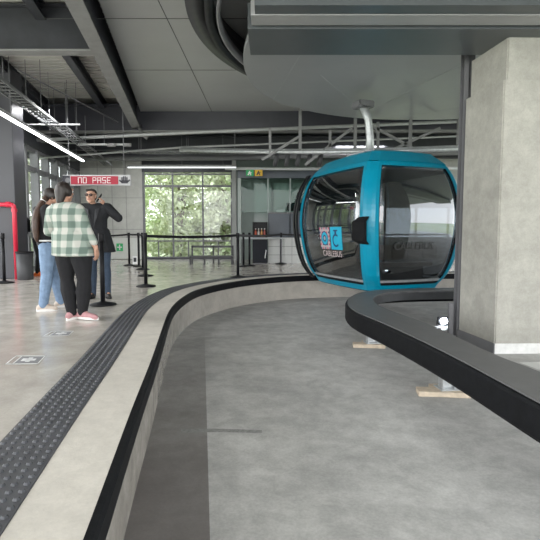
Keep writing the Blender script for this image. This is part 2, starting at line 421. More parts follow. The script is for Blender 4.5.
# ------------------------------------------------------------------ outer walls, windows
YB = 18.5
zt = 4.9
def fx(u, y): return on_y(u, 232, y).x
def fz(v, y): return on_y(270, v, y).z
xa, xb, xc, xd = fx(78, YB), fx(143, YB), fx(234, YB), 14
bm = bmesh.new(); box(bm, (xa - .3, YB, 0), (xb, YB + .25, zt))
struct(obj('wall_back', bm, M_wall))
bm = bmesh.new()                                # formwork grooves on the back wall
for u in (99, 113, 127): box(bm, (fx(u, YB) - .012, YB - .004, 0), (fx(u, YB) + .012, YB + .01, zt))
for z in (1.15, 2.35, 3.5): box(bm, (xa, YB - .004, z - .01), (xb, YB + .01, z + .01))
struct(obj('trim_2', bm, mat('groove_grey', (.28, .28, .27), .9, 0, .1, 5)))
bm = bmesh.new(); box(bm, (xb, YB, fz(172, YB)), (xc + .2, YB + .25, zt)); box(bm, (xb, YB, 0), (xc, YB + .25, .06))
struct(obj('wall_lintel', bm, M_steel))
xm, xn = fx(352, YB), fx(480, YB); zw0, zw1 = fz(238, YB), fz(207, YB)
bm = bmesh.new(); box(bm, (xc, YB - .1, 0), (xm, YB + .25, zt)); struct(obj('wall_booth', bm, M_boothwall))
bm = bmesh.new(); box(bm, (xm, YB - .1, 0), (xd, YB + .25, zw0)); box(bm, (xm, YB - .1, zw1), (xd, YB + .25, zt)); box(bm, (xn, YB - .1, zw0), (xd, YB + .25, zw1))
struct(obj('wall_right', bm, M_wall))
w3 = struct(obj('window_added', bmesh.new(), M_steelm)); bm = bmesh.new()  # strip window added to put a bright stripe behind the cabin glass
for k in range(5): x = xm + (xn - xm) * k / 4; box(bm, (x - .04, YB, zw0), (x + .04, YB + .1, zw1))
for z in (zw0, zw1): box(bm, (xm, YB, z - .03), (xn, YB + .1, z + .03))
bm.to_mesh(w3.data); bm.free()
bm = bmesh.new(); box(bm, (xm, YB + .04, zw0), (xn, YB + .048, zw1)); obj('pane', bm, M_clear, w3)
# back window
w1 = struct(obj('window_1', bmesh.new(), M_steelm)); bm = bmesh.new()
zb, ztp = .06, fz(172, YB)
for u, w in ((144, .09), (173, .06), (203, .06), (232, .09)): x = fx(u, YB); box(bm, (x - w / 2, YB + .02, zb), (x + w / 2, YB + .1, ztp))
for v, w in ((186, .08), (257.5, .06), (241, .05), (174, .06)): z = fz(v, YB); box(bm, (fx(144, YB), YB + .03, z - w / 2), (fx(232, YB), YB + .09, z + w / 2))
for u in (158, 188, 218): x = fx(u, YB); box(bm, (x - .02, YB + .04, zb), (x + .02, YB + .08, fz(241, YB)))
bm.to_mesh(w1.data); bm.free()
bm = bmesh.new(); box(bm, (fx(144, YB), YB + .055, zb), (fx(232, YB), YB + .062, ztp)); obj('pane', bm, M_clear, w1)
# steel post right of the window with bracket pegs
x = fx(234, YB - .3)
bm = bmesh.new(); box(bm, (x - .06, YB - .38, 0), (x + .1, YB - .22, 4.4))
for z in (.9, 1.6, 2.2, 2.9): box(bm, (x - .1, YB - .42, z), (x - .05, YB - .36, z + .12))
tag(obj('steel_column', bm, mat('pale_column_paint', (.36, .37, .36), .5, 0, .08, 4)), 'pale grey steel column at the right side of the back window', 'column')
# left wall with tall windows
def lw(d, off=0.): return Vector((-7.35 + .15 * (YB - d) + off, d))
w2 = struct(obj('window_2', bmesh.new(), M_steelm)); bm = bmesh.new()
def lbox(bm, d0, d1, z0, z1, o0=-.06, o1=.06):
    q = [lw(d0, o0), lw(d0, o1), lw(d1, o1), lw(d1, o0)]; prism(bm, [(v.x, v.y) for v in q], z0, z1)
for d in (10.9, 11.8, 12.75, 13.7, 14.65, 15.6, 16.6, 17.6, 18.4): lbox(bm, d - .07, d + .07, .0, 3.32, -.1, .12)
lbox(bm, 10.8, 18.5, 2.70, 2.84); lbox(bm, 10.8, 18.5, 3.24, 3.36); lbox(bm, 10.8, 18.5, 0, .12); lbox(bm, 10.8, 18.5, .98, 1.04)
bm.to_mesh(w2.data); bm.free()
bm = bmesh.new(); lbox(bm, 10.8, 18.5, .1, 3.3, -.006, .006); obj('pane', bm, M_clear, w2)
bm = bmesh.new(); lbox(bm, 10.7, 18.6, 3.36, zt, -.12, .12); struct(obj('wall_left', bm, M_steel))
# ------------------------------------------------------------------ columns at far left, red pipe, bin
D0 = 10.75
xl = fx(16.5, D0)
bm = bmesh.new(); box(bm, (xl - 1.0, D0, 0), (xl, D0 + .5, 4.6))
bmesh.ops.bevel(bm, geom=bm.edges[:], offset=.01, segments=1, affect='EDGES')
tag(obj('clad_column', bm, mat('column_cladding', (.055, .055, .065), .45, 0, .06, 2)), 'grey clad column at the far left behind the red pipe', 'column')
bm = bmesh.new(); xx = fx(23.5, D0 + 1.2); box(bm, (xx - .32, D0 + 1.05, 0), (xx, D0 + 1.35, 4.6))
tag(obj('clad_column', bm, M_steel), 'dark steel column between grey clad column and left windows', 'column')
pt = thing('fire_pipe', 'red fire pipe turning down the grey column at far left', 'pipe', (xl, D0 - .1, 0))
zr = fz(204.5, D0 - .1); xr = fx(15.2, D0 - .1) - xl
bm = bmesh.new()
tube(bm, [(-1.2, 0, zr), (xr - .1, 0, zr), (xr - .04, 0, zr - .012), (xr - .01, 0, zr - .04), (xr, 0, zr - .1), (xr, 0, 0.0)], .048, 14); obj('pipe_run', bm, M_red, pt, True)
bm = bmesh.new(); tube(bm, [(xr, 0, zr - .16), (xr, 0, zr - .09)], .062, 14); tube(bm, [(xr - .17, 0, zr), (xr - .09, 0, zr)], .062, 14); obj('elbow_collar', bm, M_red, pt)
bc = on_z(25.5, 279.5, 0)
t = thing('litter_bin', 'dark grey open litter bin beside the red pipe', 'bin', (bc.x, bc.y, 0))
bm = bmesh.new(); lathe(bm, [(.155, 0), (.165, .02), (.175, .60), (.168, .6), (.158, .03), (0, .03)], 28); obj('body', bm, M_bin, t, True)
bm = bmesh.new(); lathe(bm, [(.172, .585), (.186, .59), (.186, .62), (.165, .625), (.165, .585)], 28); obj('rim', bm, M_black, t, True)

# ------------------------------------------------------------------ stanchions
def stanchion(u, v, label, h=1.03):
    p = on_z(u, v, 0)
    t = thing('barrier_post', label, 'barrier post', (p.x, p.y, 0), 0, 'black belt barrier posts')
    bm = bmesh.new(); lathe(bm, [(0, 0), (.185, 0), (.187, .012), (.175, .022), (.12, .034), (.05, .05), (.036, .06), (0, .06)], 32); obj('base', bm, M_black, t, True)
    bm = bmesh.new(); tube(bm, [(0, 0, .05), (0, 0, h - .1)], .033, 16); obj('pole', bm, M_black, t, True)
    bm = bmesh.new(); lathe(bm, [(0, h - .12), (.034, h - .12), (.041, h - .11), (.041, h - .01), (.035, h), (0, h)], 20); obj('belt_cassette', bm, M_black, t, True)
    return t
posts = {}
for k, u, v, lab in (('A', 146, 286.5, 'black barrier post nearest the tactile strip, in the middle row'), ('B', 145.5, 276, 'black barrier post directly behind the middle row front post'),
                     ('C', 143, 269.5, 'black barrier post third back in the middle row'), ('D', 129.5, 265.5, 'black barrier post by the concrete back wall and small sign'),
                     ('E', 238, 277.5, 'black barrier post by the steel bench, near the curb'), ('F', 281, 264, 'black barrier post in front of the white counter'),
                     ('G', 243.5, 266.5, 'left of two black barrier posts beside the drinks cooler'), ('H', 249.5, 266, 'right of two black barrier posts beside the drinks cooler'),
                     ('M', 103, 305, 'large black barrier post in front of the man on the phone'), ('L', 4.5, 283, 'black barrier post at the far left beside the red pipe'),
                     ('K', 139, 266.5, 'black barrier post left of the middle row, by the wall')):
    posts[k] = stanchion(u, v, lab)
def belt(a, b, sag=.03, target=None):
    p = Vector(posts[a].location); q = Vector(posts[b].location) if target is None else Vector(target)
    bm = bmesh.new(); n = 12; A = []; B = []
    for i in range(n + 1):
        s = i / n; c = (q - p) * s; z = .975 - sag * 4 * s * (1 - s); A.append((c.x, c.y, z + .028)); B.append((c.x, c.y, z - .028))
    strip(bm, A, B); obj('belt', bm, M_black, posts[a])
belt('A', 'E'); belt('E', 'F'); belt('B', 'A', .005); belt('C', 'B', .005); belt('D', 'K', .01); belt('K', 'C', .01)
belt('F', None, .03, (fx(340, 15.5), 15.5, 0)); belt('D', None, .04, (fx(84, 14.5), 14.5, 0)); belt('L', None, .03, (-8.4, 11.0, 0))
# little notice leaning at the post by the wall
p = posts['D'].location
bm = bmesh.new(); box(bm, (p.x + .13, p.y - .1, .04), (p.x + .28, p.y - .09, .3)); n1 = obj('notice_board', bm, M_white)
tag(n1, 'small white notice board standing at a barrier post by the back wall', 'sign')
bm = bmesh.new(); box(bm, (p.x + .16, p.y - .104, .12), (p.x + .25, p.y - .1, .25)); obj('pictogram', bm, M_signdark, n1)

# ------------------------------------------------------------------ floor stickers
def sticker(px, lab):
    t = [on_z(u, v, .0015) for u, v in px]; c = sum(t, Vector()) / 4
    def q(s, w, z=0.): # bilinear
        a = t[0].lerp(t[1], s); b = t[3].lerp(t[2], s); r = a.lerp(b, w) - c; r.z = z; return r
    e = thing('floor_sticker', lab, 'floor sticker', (c.x, c.y, .0015), 0, 'queue stickers on the floor')
    def quad(bm, s0, s1, w0, w1, z): bm.faces.new([bm.verts.new(q(*k, z)) for k in ((s0, w0), (s1, w0), (s1, w1), (s0, w1))])
    bm = bmesh.new()
    for a in ((0, 1, 0, .09), (0, 1, .91, 1), (0, .04, 0, 1), (.96, 1, 0, 1), (.2, .24, 0, 1)): quad(bm, *a, .0)
    obj('border', bm, M_white, e)
    bm = bmesh.new(); quad(bm, .25, .94, .12, .88, .0005); obj('field', bm, mat('sticker_grey', (.23, .23, .24), .5, 0, .1, 10), e)
    bm = bmesh.new()
    for a in ((.36, .56, .35, .65), (.52, .66, .25, .75), (.64, .80, .38, .62)): quad(bm, *a, .001)
    obj('pictogram', bm, M_white, e)
sticker([(4.5, 364.5), (38, 364), (46, 355.5), (16, 355.5)], 'white framed floor sticker nearest the camera')
sticker([(42, 336.5), (69, 335.5), (74, 331), (52, 331)], 'white framed floor sticker nearer the woman in plaid')

# ------------------------------------------------------------------ ceiling
zb_, zt_ = 3.95, 4.55
bm = bmesh.new(); box(bm, (-9.6, -4.5, 4.78), (14, 19.4, 5.0))
x = -9.5
struct(obj('ceiling', bm, M_deck))
bm = bmesh.new()                                    # corrugation ribs under the deck in the left bay
y = -2.
while y < 13.6: box(bm, (-9.4, y, 4.75), (-2.4, y + .05, 4.785)); y += .2
struct(obj('ceiling_ribs', bm, M_deck))
# longitudinal beam
b0 = on_z(137, 130, 3.95); b1 = on_z(73, 0, 3.95)
dirL = (b0 - b1).normalized(); bN = b1 - dirL * 8; bF = b0 + dirL * .2
def ibeam(name, p, q, bot, top, fw, webm=M_steel, flm=None, ft=.03):
    bm = bmesh.new()
    p = Vector((p.x, p.y, 0)); q = Vector((q.x, q.y, 0)); z = Vector((0, 0, 1))
    beam(bm, p + z * (bot + ft / 2), q + z * (bot + ft / 2), fw, ft, 1); beam(bm, p + z * (top - ft / 2), q + z * (top - ft / 2), fw, ft, 0)
    beam(bm, p + z * ((bot + top) / 2), q + z * ((bot + top) / 2), .02, top - bot - .02, 0)
    return struct(obj(name, bm, [webm, flm or webm]))
ibeam('ceiling_beam', bN, bF, 3.95, 4.78, .23, M_steel, M_flange)
# near cross beam of the left bay, far cross beam of the hall
yn = 8.15
ibeam('ceiling_beam', Vector((-9.4, yn, 0)), Vector((b1.x + (b0.x - b1.x) * (yn - b1.y) / (b0.y - b1.y) - .05, yn, 0)), 3.98, 4.72, .22, M_steel, M_flange)
ibeam('ceiling_beam', Vector((-9.4, yn - 5.6, 0)), Vector((b1.x + (b0.x - b1.x) * (yn - 5.6 - b1.y) / (b0.y - b1.y) - .05, yn - 5.6, 0)), 3.98, 4.72, .22, M_steel, M_flange)
yf = 13.9
mbe = mat('cross_beam_violet_grey', (.06, .06, .075), .4, 0, .1, 2)
ibeam('ceiling_beam', Vector((-9.4, yf, 0)), Vector((14, yf - .3, 0)), fz(133, yf), 4.6, .3, mbe, M_flange)
# joists of the left bay, parallel to the long beam
for u, v in ((104, 108), (48, 108)):
    e = on_z(u, v, 4.6); s = e - dirL * 14
    ibeam('ceiling_joist', s, e, 4.5, 4.76, .16, M_steel, M_steel)
# smooth ceiling panels right of the long beam
zp = 4.43
bm = bmesh.new()
off = .17
pl_ = [(bN.x + off, bN.y), (14, bN.y), (14, yf), (bF.x + off, yf)]
prism(bm, pl_, zp, zp + .04)
struct(obj('ceiling_panel', bm, M_panel))
bm = bmesh.new()                                    # panel joints
for v in (18.5, 70): y = on_z(150, v, zp).y; box(bm, (-3.6, y - .008, zp - .004), (14, y + .008, zp))
for (u, v) in ((187, 60), (420, 60)):
    q0 = on_z(u, v, zp); beam(bm, (q0.x - dirL.x * 0, 4, zp - .002), (q0.x, yf, zp - .002), .014, .004)
struct(obj('trim_3', bm, mat('joint_dark', (.09, .09, .09), .6, 0, .1, 3)))
# circular bullwheel shroud
cx, cy = 3.4, 6.9
def ringwall(r, z0, z1, th, a0=60, a1=300, n=90):
    bm = bmesh.new(); A = []; B = []
    for k in range(n + 1):
        a = math.radians(a0 + (a1 - a0) * k / n); A.append(Vector((cx + r * math.cos(a), cy + r * math.sin(a)))); B.append(Vector((cx + (r - th) * math.cos(a), cy + (r - th) * math.sin(a))))
    solid_strip(bm, A, B, z0, z1); return bm
sh = thing('bullwheel_shroud', 'black curved wheel shroud hanging under the grey ceiling panels', 'wheel shroud', (cx, cy, 3.95))
sh_c = Matrix.Translation((-cx, -cy, -3.95))
def shp(name, bm, m): bm.transform(sh_c); return obj(name, bm, m, sh, True)
shp('outer_band', ringwall(4.52, 3.98, zp, .25), mat('shroud_band', (.03, .03, .033), .35, 0, .15, 2))
shp('inner_band', ringwall(4.27, 3.86, 4.2, .10), M_black)
shp('inner_lip', ringwall(4.12, 3.86, 4.0, .05), M_steelm)
# grey soffit panel made up from a reflected cabin roof, over the island
refl_px = [(258, -60), (260, -20), (262, 0), (252, 28), (243, 58), (246, 74), (255, 88), (273, 100), (300, 109), (330, 115), (370, 119), (420, 120), (470, 119)]
S = [on_z(u, v, 3.80).xy for u, v in refl_px]; S = smooth_line(resample([Vector((.1, 1.0))] + S[1:] + [Vector((7, 12.0))], .12), 8)
bm = bmesh.new(); prism(bm, [(q.x, q.y) for q in S] + [(12, 12.0), (12, 1.0)], 3.80, 3.9)
so = struct(obj('ceiling_reflected_roof', bm, M_disc))
bm = bmesh.new()
def seam(u0, v0, u1, v1, w=.02): a = on_z(u0, v0, 3.799); b = on_z(u1, v1, 3.799); beam(bm, a, b, w, .004)  # seams on the panel made up from the reflected cabin roof
seam(336, -4, 273, 100); seam(478, 56, 361, 116); seam(465, 106, 400, 132 - 14); seam(320, 75, 350, 100)
struct(obj('trim_4', bm, mat('seam_pale', (.40, .41, .41), .5, 0, .1, 3)))
# band beams under the made-up soffit panel carried by the pillar
ZB = fz0(38, pc.y) + .02
ya, yb2 = on_z(330, 55, ZB).y, on_z(330, 29, ZB).y
xs = on_z(250, 50, ZB).x
M_band = mat('beam_dark_band', (.085, .095, .10), .35, 0, .08, 2)
bm = bmesh.new(); box(bm, (xs, yb2, ZB), (12, ya, 3.80)); struct(obj('ceiling_beam', bm, M_band))
y1_, y2_, y3_ = on_z(330, 27, ZB).y, on_z(330, 17, ZB).y, on_z(330, 8, ZB).y
bm = bmesh.new(); box(bm, (xs + .05, y2_, ZB + .02), (12, y1_, 3.80)); struct(obj('ceiling_beam', bm, mat('beam_pale_band', (.34, .34, .34), .4, 0, .05, 2)))
bm = bmesh.new(); box(bm, (xs + .1, y3_, ZB + .03), (12, y2_, 3.80)); struct(obj('ceiling_beam', bm, M_band))

# far ceiling zone behind the cross beam: dark deck and services
bm = bmesh.new(); box(bm, (-9.4, yf + .1, 4.6), (14, 19.3, 4.7)); struct(obj('ceiling_far', bm, M_steel))
for yy, zz in ((16.2, 3.75), (17.6, 3.7)):
    ibeam('ceiling_beam', Vector((-9.2, yy, 0)), Vector((14, yy, 0)), zz, zz + .45, .22, M_steel, M_steel)

# ------------------------------------------------------------------ lamps and services overhead
def linear_lamp(p, q, label, soft=False, w=.07):
    p = Vector(p); q = Vector(q); c = (p + q) / 2
    t = thing('linear_lamp', label, 'lamp', c)
    bm = bmesh.new(); z = Vector((0, 0, 1)); beam(bm, p - c + z * .045, q - c + z * .045, w, .06); obj('housing', bm, M_flange, t)
    bm = bmesh.new(); beam(bm, p - c, q - c, w * .9, .03); obj('diffuser', bm, M_lampsoft if soft else M_lamp, t)
    for s in (.12, .5, .88):
        a = (p - c).lerp(q - c, s); bm = bmesh.new(); tube(bm, [a + z * .07, a + z * ((4.61 if c.y > 14 else 4.78) - c.z)], .006, 6); obj('suspension_wire', bm, M_steelm, t)
a = on_z(83, 161, 3.15); b = on_z(-6, 109.5, 3.15)
linear_lamp(b, a, 'long glowing linear lamp hanging at the upper left')
linear_lamp(on_y(128, 167.5, 15.2), on_y(236, 167.5, 15.2), 'pale unlit linear lamp in front of the back window', True, .1)
def pipe(label, pts, r, m=M_galv, name='conduit_pipe', cat='pipe'):
    pts = [Vector(p) for p in pts]; c = sum(pts, Vector()) / len(pts)
    bm = bmesh.new(); tube(bm, [p - c for p in pts], r, 10); o = obj(name, bm, m, None, True); o.location = c; return tag(o, label, cat)
M_tray = mat('tray_steel', (.2, .205, .21), .5, .2, .15, 10)
M_gp = mat('pale_conduit', (.42, .43, .43), .4, .2, .1, 5)
pipe('thick pale pipe crossing just below the far cross beam', [on_y(37, 140, 13.2), on_y(180, 133, 13.2), on_y(470, 121, 13.2)], .045, M_gp)
pipe('thin pale pipe second below the far cross beam', [on_y(40, 158, 14.4), on_y(180, 147.5, 14.4), on_y(460, 136, 14.4)], .03, M_gp)
pipe('thick grey duct pipe above the unlit linear lamp', [on_y(67, 158.5, 16.0), on_y(240, 157.5, 16.0), on_y(470, 152, 16.0)], .09, M_steelm)
pipe('long white pipe running over the booth front', [on_y(225, 168.5, 15.6), on_y(300, 169, 15.6), on_y(480, 168, 15.6)], .045, mat('white_pipe', (.6, .62, .62), .4, 0, .05, 4))
pipe('slanting thin rod hanging from the deck at upper left', [on_y(18, 70, 10.5), on_y(118, 122, 13.3)], .016, M_steelm, 'brace_rod', 'rod')
pipe('grey drop pipe at the end of the long ceiling beam', [on_y(139, 125, 13.6), on_y(141.5, 134, 13.4), on_y(147, 138, 13.3)], .05, M_flange)
pipe('thin pale pipe across the ladder cable trays', [on_y(20, 124.5, 12), on_y(80, 124.5, 12)], .02, M_gp)
pipe('thin pale pipe above the window head at left', [on_y(40, 142, 14), on_y(118, 145, 14)], .022, M_gp)
def ladder(label, p, q, w=.3, n=28):
    p = Vector(p); q = Vector(q); c = (p + q) / 2; d = (q - p).normalized(); x = Vector((-d.y, d.x, 0)).normalized()
    t = thing('cable_tray', label, 'cable tray', c)
    for s in (-1, 1): bm = bmesh.new(); beam(bm, p - c + x * s * w / 2, q - c + x * s * w / 2, .02, .06); obj('side_rail', bm, M_tray, t)
    for k in range(n + 1): bm = bmesh.new(); m_ = (p - c).lerp(q - c, k / n); beam(bm, m_ - x * w / 2, m_ + x * w / 2, .025, .02); obj('rung', bm, M_tray, t)
    for k in (-1, 0, 1): bm = bmesh.new(); tube(bm, [p - c + x * k * .07 + Vector((0, 0, .03)), q - c + x * k * .07 + Vector((0, 0, .03))], .015, 6); obj('cable', bm, M_black, t)
    for s in (.15, .5, .85):
        for k in (-1, 1):
            a = (p - c).lerp(q - c, s) + x * k * w / 2; bm = bmesh.new(); tube(bm, [a, a + Vector((0, 0, (4.61 if a.y + c.y > 14 else 4.78) - c.z))], .008, 6); obj('hanger_rod', bm, M_steelm, t)
ladder('ladder cable tray nearest the linear lamp at upper left', on_z(-30, 62, 3.7), on_z(70, 137, 3.7))
ladder('short ladder cable tray right of the lamp, under the far beam', on_z(62, 128, 3.45), on_z(108, 165, 3.45), .25, 20)
ladder('ladder cable tray high at the far left edge of the ceiling', on_z(-60, 80, 3.75), on_z(45, 140, 3.75), .25, 24)
ladder('cross ladder cable tray over the back window', on_y(120, 152, 15), on_y(255, 153, 15), .3, 34)
# small track spots on a bar
t = thing('track_spot', 'small pale spotlight bar under the far cross beam', 'lamp', on_y(112, 144.5, 13.0))
bm = bmesh.new(); tube(bm, [(-.9, 0, 0), (.45, 0, 0)], .03, 8); obj('bar', bm, M_gp, t)
for k in (0, .42): bm = bmesh.new(); tube(bm, [(k - .1, -.05, -.02), (k + .1, -.05, -.02)], .05, 10); obj('lamp_head', bm, M_flange, t)
for k in (-.7, -.2, .3): bm = bmesh.new(); tube(bm, [(k, 0, 0), (k, 0, .75)], .007, 6); obj('suspension_wire', bm, M_steelm, t)
# cabin conveyor rail beneath the cross beam, over the cabin
cr = thing('cabin_conveyor', 'overhead grey conveyor rail with tyre wheels above the cabin', 'conveyor', (3, 11.5, 3.1))
bm = bmesh.new(); o3 = Vector((3, 11.5, 3.1))
rail = [on_y(u, v, y) - o3 for u, v, y in ((180, 150, 14), (260, 152, 13), (330, 152, 11.6), (400, 151, 11), (480, 148, 10.8))]
tube(bm, rail, .05, 8); obj('rail', bm, M_galv, cr, True)
bm = bmesh.new(); tube(bm, [r + Vector((0, .35, .1)) for r in rail], .04, 8); obj('rail', bm, M_galv, cr, True)
for u0, v0, u1, v1 in ((305, 165, 352, 128), (372, 126, 420, 152), (440, 128, 392, 150), (262, 160, 300, 136), (330, 130, 330, 152), (378, 122, 378, 150), (270, 128, 270, 152)):
    bm = bmesh.new(); beam(bm, on_y(u0, v0, 12) - o3, on_y(u1, v1, 12) - o3, .06, .06); obj('brace', bm, M_flange, cr)
for u in (300, 355, 410, 458): a = on_y(u, 150, 12) - o3; bm = bmesh.new(); beam(bm, a, Vector((a.x, a.y, 4.43 - 3.1)), .07, .07); obj('drop_post', bm, M_flange, cr)
for k, u in enumerate((276, 287, 298, 309, 320)):
    a = on_y(u, 160, 12.6) - o3; bm = bmesh.new(); w = .17
    lathe(bm, [(0, -.06), (.10, -.06), (.16, -.05), (.17, 0), (.16, .05), (.10, .06), (0, .06)], 20)
    bm.transform(Matrix.Translation(a) @ Matrix.Rotation(PI / 2, 4, 'Y') @ Matrix.Rotation(.2, 4, 'Y'))
    obj('tyre_wheel', bm, M_bench, cr, True)

# ------------------------------------------------------------------ hanging NO PASE sign
YS = 12.0
sx0, sx1 = fx(64, YS), fx(132, YS); sz0, sz1 = fz(185.8, YS), fz(174.8, YS)
t = thing('hanging_sign', 'long red NO PASE sign hanging from the ceiling above the people', 'sign', ((sx0 + sx1) / 2, YS, sz0))
w = (sx1 - sx0) / 2; h = sz1 - sz0
obj('sign_panel', bbox((-w, 0, 0), (w, .06, h), .012), M_signgrey, t)
xr0 = fx(72.5, YS) - t.location.x; xr1 = fx(119.5, YS) - t.location.x
obj('red_face', bbox((xr0, -.006, .035), (xr1, 0, h - .035)), M_signred, t)
bm = bmesh.new(); stroke_text(bm, 'NO PASE', .13, Matrix.Translation(((xr0 + xr1) / 2, -.0065, h / 2)) @ Matrix.Rotation(PI / 2, 4, 'X'), .11)
obj('lettering', bm, M_white, t)
obj('dark_face', bbox((-w + .01, -.006, .02), (xr0 - .02, 0, h - .02)), M_signdark, t)
bm = bmesh.new()                                  # stop-hand pictogram on the right end
cxh = (xr1 + w) / 2
for k in range(4): box(bm, (cxh - .075 + k * .04, -.006, h * .45), (cxh - .045 + k * .04, 0, h * (.78 + (.08 if k in (1, 2) else 0))))
box(bm, (cxh - .075, -.006, h * .22), (cxh + .075, 0, h * .5))
box(bm, (-.075, -.006, -.02), (.02, 0, .02), Matrix.Translation((cxh + .115, 0, h * .5)) @ Matrix.Rotation(-.7, 4, 'Y'))
box(bm, (-.05, -.006, -.02), (.05, 0, .02), Matrix.Translation((cxh - .09, 0, h * .4)) @ Matrix.Rotation(.7, 4, 'Y'))
obj('hand_pictogram', bm, M_signdark, t)
bm = bmesh.new(); lathe(bm, [(0, 0), (.06, 0), (.06, .005), (0, .005)], 20); bm.transform(Matrix.Translation(((-w + xr0) / 2 + .03, -.007, h / 2)) @ Matrix.Rotation(PI / 2, 4, 'X'))
obj('round_pictogram', bm, M_steelm, t)
for s in (-.8, .8): bm = bmesh.new(); tube(bm, [(s * w, .03, h), (s * w, .03, 4.78 - sz0)], .008, 6); obj('hanger_rod', bm, M_steelm, t)
# emergency signs
def wall_sign(name, u0, u1, v0, v1, y, m, label, glyph):
    a = on_y(u0, v1, y); b = on_y(u1, v0, y); t = thing(name, label, 'sign', ((a.x + b.x) / 2, y, a.z)); w = (b.x - a.x) / 2; h = b.z - a.z
    obj('sign_panel', bbox((-w, 0, 0), (w, .02, h), .004), m, t); bm = bmesh.new()
    for g in glyph: box(bm, (-w + 2 * w * g[0], -.004, h * g[1]), (-w + 2 * w * g[2], 0, h * g[3]))
    obj('pictogram', bm, M_white if m is M_green else M_signdark, t); return t
run = ((.40, .62, .55, .82), (.30, .34, .62, .60), (.22, .14, .40, .34), (.55, .12, .68, .38), (.62, .48, .78, .56))
wall_sign('exit_sign', 246, 253.5, 169.8, 176, 15.55, M_green, 'small green emergency exit sign above the booth', run)
wall_sign('warning_sign', 254.8, 262.5, 169.8, 176, 15.55, M_yellow, 'small yellow warning sign beside the green one', run)
wall_sign('exit_sign', 116.5, 122.8, 243.5, 251, YB - .12, M_green, 'green sign on the white panel of the back wall', ((.42, .15, .58, .85), (.15, .42, .85, .58)))
a = on_y(101, 261, YB); b = on_y(143, 238, YB)
bm = bmesh.new(); box(bm, (a.x, YB - .09, 0.02), (b.x, YB - .005, b.z)); box(bm, (a.x, YB - .1, b.z - .04), (b.x, YB - .005, b.z))
tag(obj('low_panel', bm, mat('off_white_board', (.62, .63, .60), .5, 0, .05, 3)), 'low white panel along the concrete back wall', 'panel')

# ------------------------------------------------------------------ bench by the window
ba = on_z(189.5, 264.5, 0); bb_ = on_z(235, 262.5, 0)
t = thing('steel_bench', 'low grey steel frame bench in front of the back window', 'bench', (ba.x, ba.y, 0))
W_ = bb_.x - ba.x; hT = fz(246.5, ba.y); hS = fz(257, ba.y)
bm = bmesh.new(); box(bm, (0, 0, hS - .03), (W_, .45, hS + .03)); obj('seat', bm, M_bench, t)
bm = bmesh.new(); box(bm, (0, .40, hT - .05), (W_, .44, hT + .02)); obj('back_rail', bm, M_bench, t)
for x in (0, W_ * .33, W_ * .66, W_ - .05): obj('leg', bbox((x, .0, 0), (x + .05, .05, hS)), M_bench, t)
for x in (0, W_ * .5, W_ - .05): obj('rear_upright', bbox((x, .40, 0), (x + .05, .44, hT)), M_bench, t)

# ------------------------------------------------------------------ ticket booth
YO = 16.2
bo = thing('ticket_booth', 'glazed grey-green booth with white panelled counter at the back', 'booth', (fx(290, YO), YO, 0))
ox = bo.location.x
def bx(name, u0, u1, z0, z1, y0, y1, m, bev_=0.): return obj(name, bbox((fx(u0, YO) - ox, y0 - YO, z0), (fx(u1, YO) - ox, y1 - YO, z1), bev_), m, bo)
zc = fz(237, YO)
bx('counter_front', 268, 352, 0, zc - .02, YO, YO + .12, M_tile)
bm = bmesh.new()
for z in (.28, .56): box(bm, (fx(268, YO) - ox, -.004, z - .006), (fx(352, YO) - ox, 0, z + .006))
for u in range(280, 352, 12): box(bm, (fx(u, YO) - ox - .005, -.004, 0), (fx(u, YO) - ox + .005, 0, zc - .03))
obj('panel_joint', bm, M_flange, bo)
bx('counter_band', 268, 352, zc - .02, fz(213.5, YO), YO + .02, YO + .1, M_counter)
bx('counter_top', 268, 352, fz(213.5, YO), fz(213.5, YO) + .04, YO - .05, YO + .6, M_steelm)
bx('glass_front', 240, 352, fz(213.5, YO) + .04, fz(178, YO), YO + .03, YO + .042, M_boothglass)
for u in (240, 268, 290, 330, 351): bm = bmesh.new(); x = fx(u, YO) - ox; box(bm, (x - .018, .02, zc if u > 250 else 0), (x + .018, .06, fz(178, YO))); obj('glass_mullion', bm, mat('booth_mullion', (.28, .32, .31), .4, .2, .1, 3), bo)
bx('head_rail', 238, 352, fz(178, YO), fz(171, YO), YO, YO + .3, M_counter)
bx('side_panel', 238, 241, 0, fz(178, YO), YO, YO + .5, mat('booth_side', (.34, .38, .36), .4, 0, .05, 3))
bx('roof', 238, 352, fz(171, YO), fz(171, YO) + .06, YO, YB - .15, M_steel)
# things at the booth
ya_ = 15.7
x0, x1 = fx(241, ya_), fx(283, ya_); zt2 = fz(237.5, ya_)
t = thing('side_table', 'long pale side table in front of the booth', 'table', ((x0 + x1) / 2, ya_ + .2, 0))
w = (x1 - x0) / 2
obj('table_top', bbox((-w, -.2, zt2 - .05), (w, .2, zt2), .008), mat('table_grey', (.42, .44, .45), .4, 0, .05, 4), t)
for sx in (-1, 1):
    for sy in (-1, 1): obj('leg', bbox((sx * (w - .05) - .02, sy * .17 - .02, 0), (sx * (w - .05) + .02, sy * .17 + .02, zt2 - .05)), M_steelm, t)
x0, x1 = fx(252.5, ya_), fx(267.5, ya_); zf = zt2 - .07
t = thing('drinks_cooler', 'black drinks cooler with a white handle under the side table', 'cooler', ((x0 + x1) / 2, ya_ + .18, 0))
w = (x1 - x0) / 2
obj('cabinet', bbox((-w, -.12, .03), (w, .14, zf), .01), M_black, t)
dr = obj('door', bbox((-w + .01, -.15, .05), (w - .01, -.122, zf - .02), .006), mat('cooler_door', (.012, .014, .02), .5, 0, .1, 4, spec=.2), t)
bm = bmesh.new(); tube(bm, [(w - .08, -.15, .2), (w - .08, -.19, .24), (w - .05, -.19, .42), (w - .05, -.15, .46)], .015, 8); obj('handle', bm, M_white, dr)
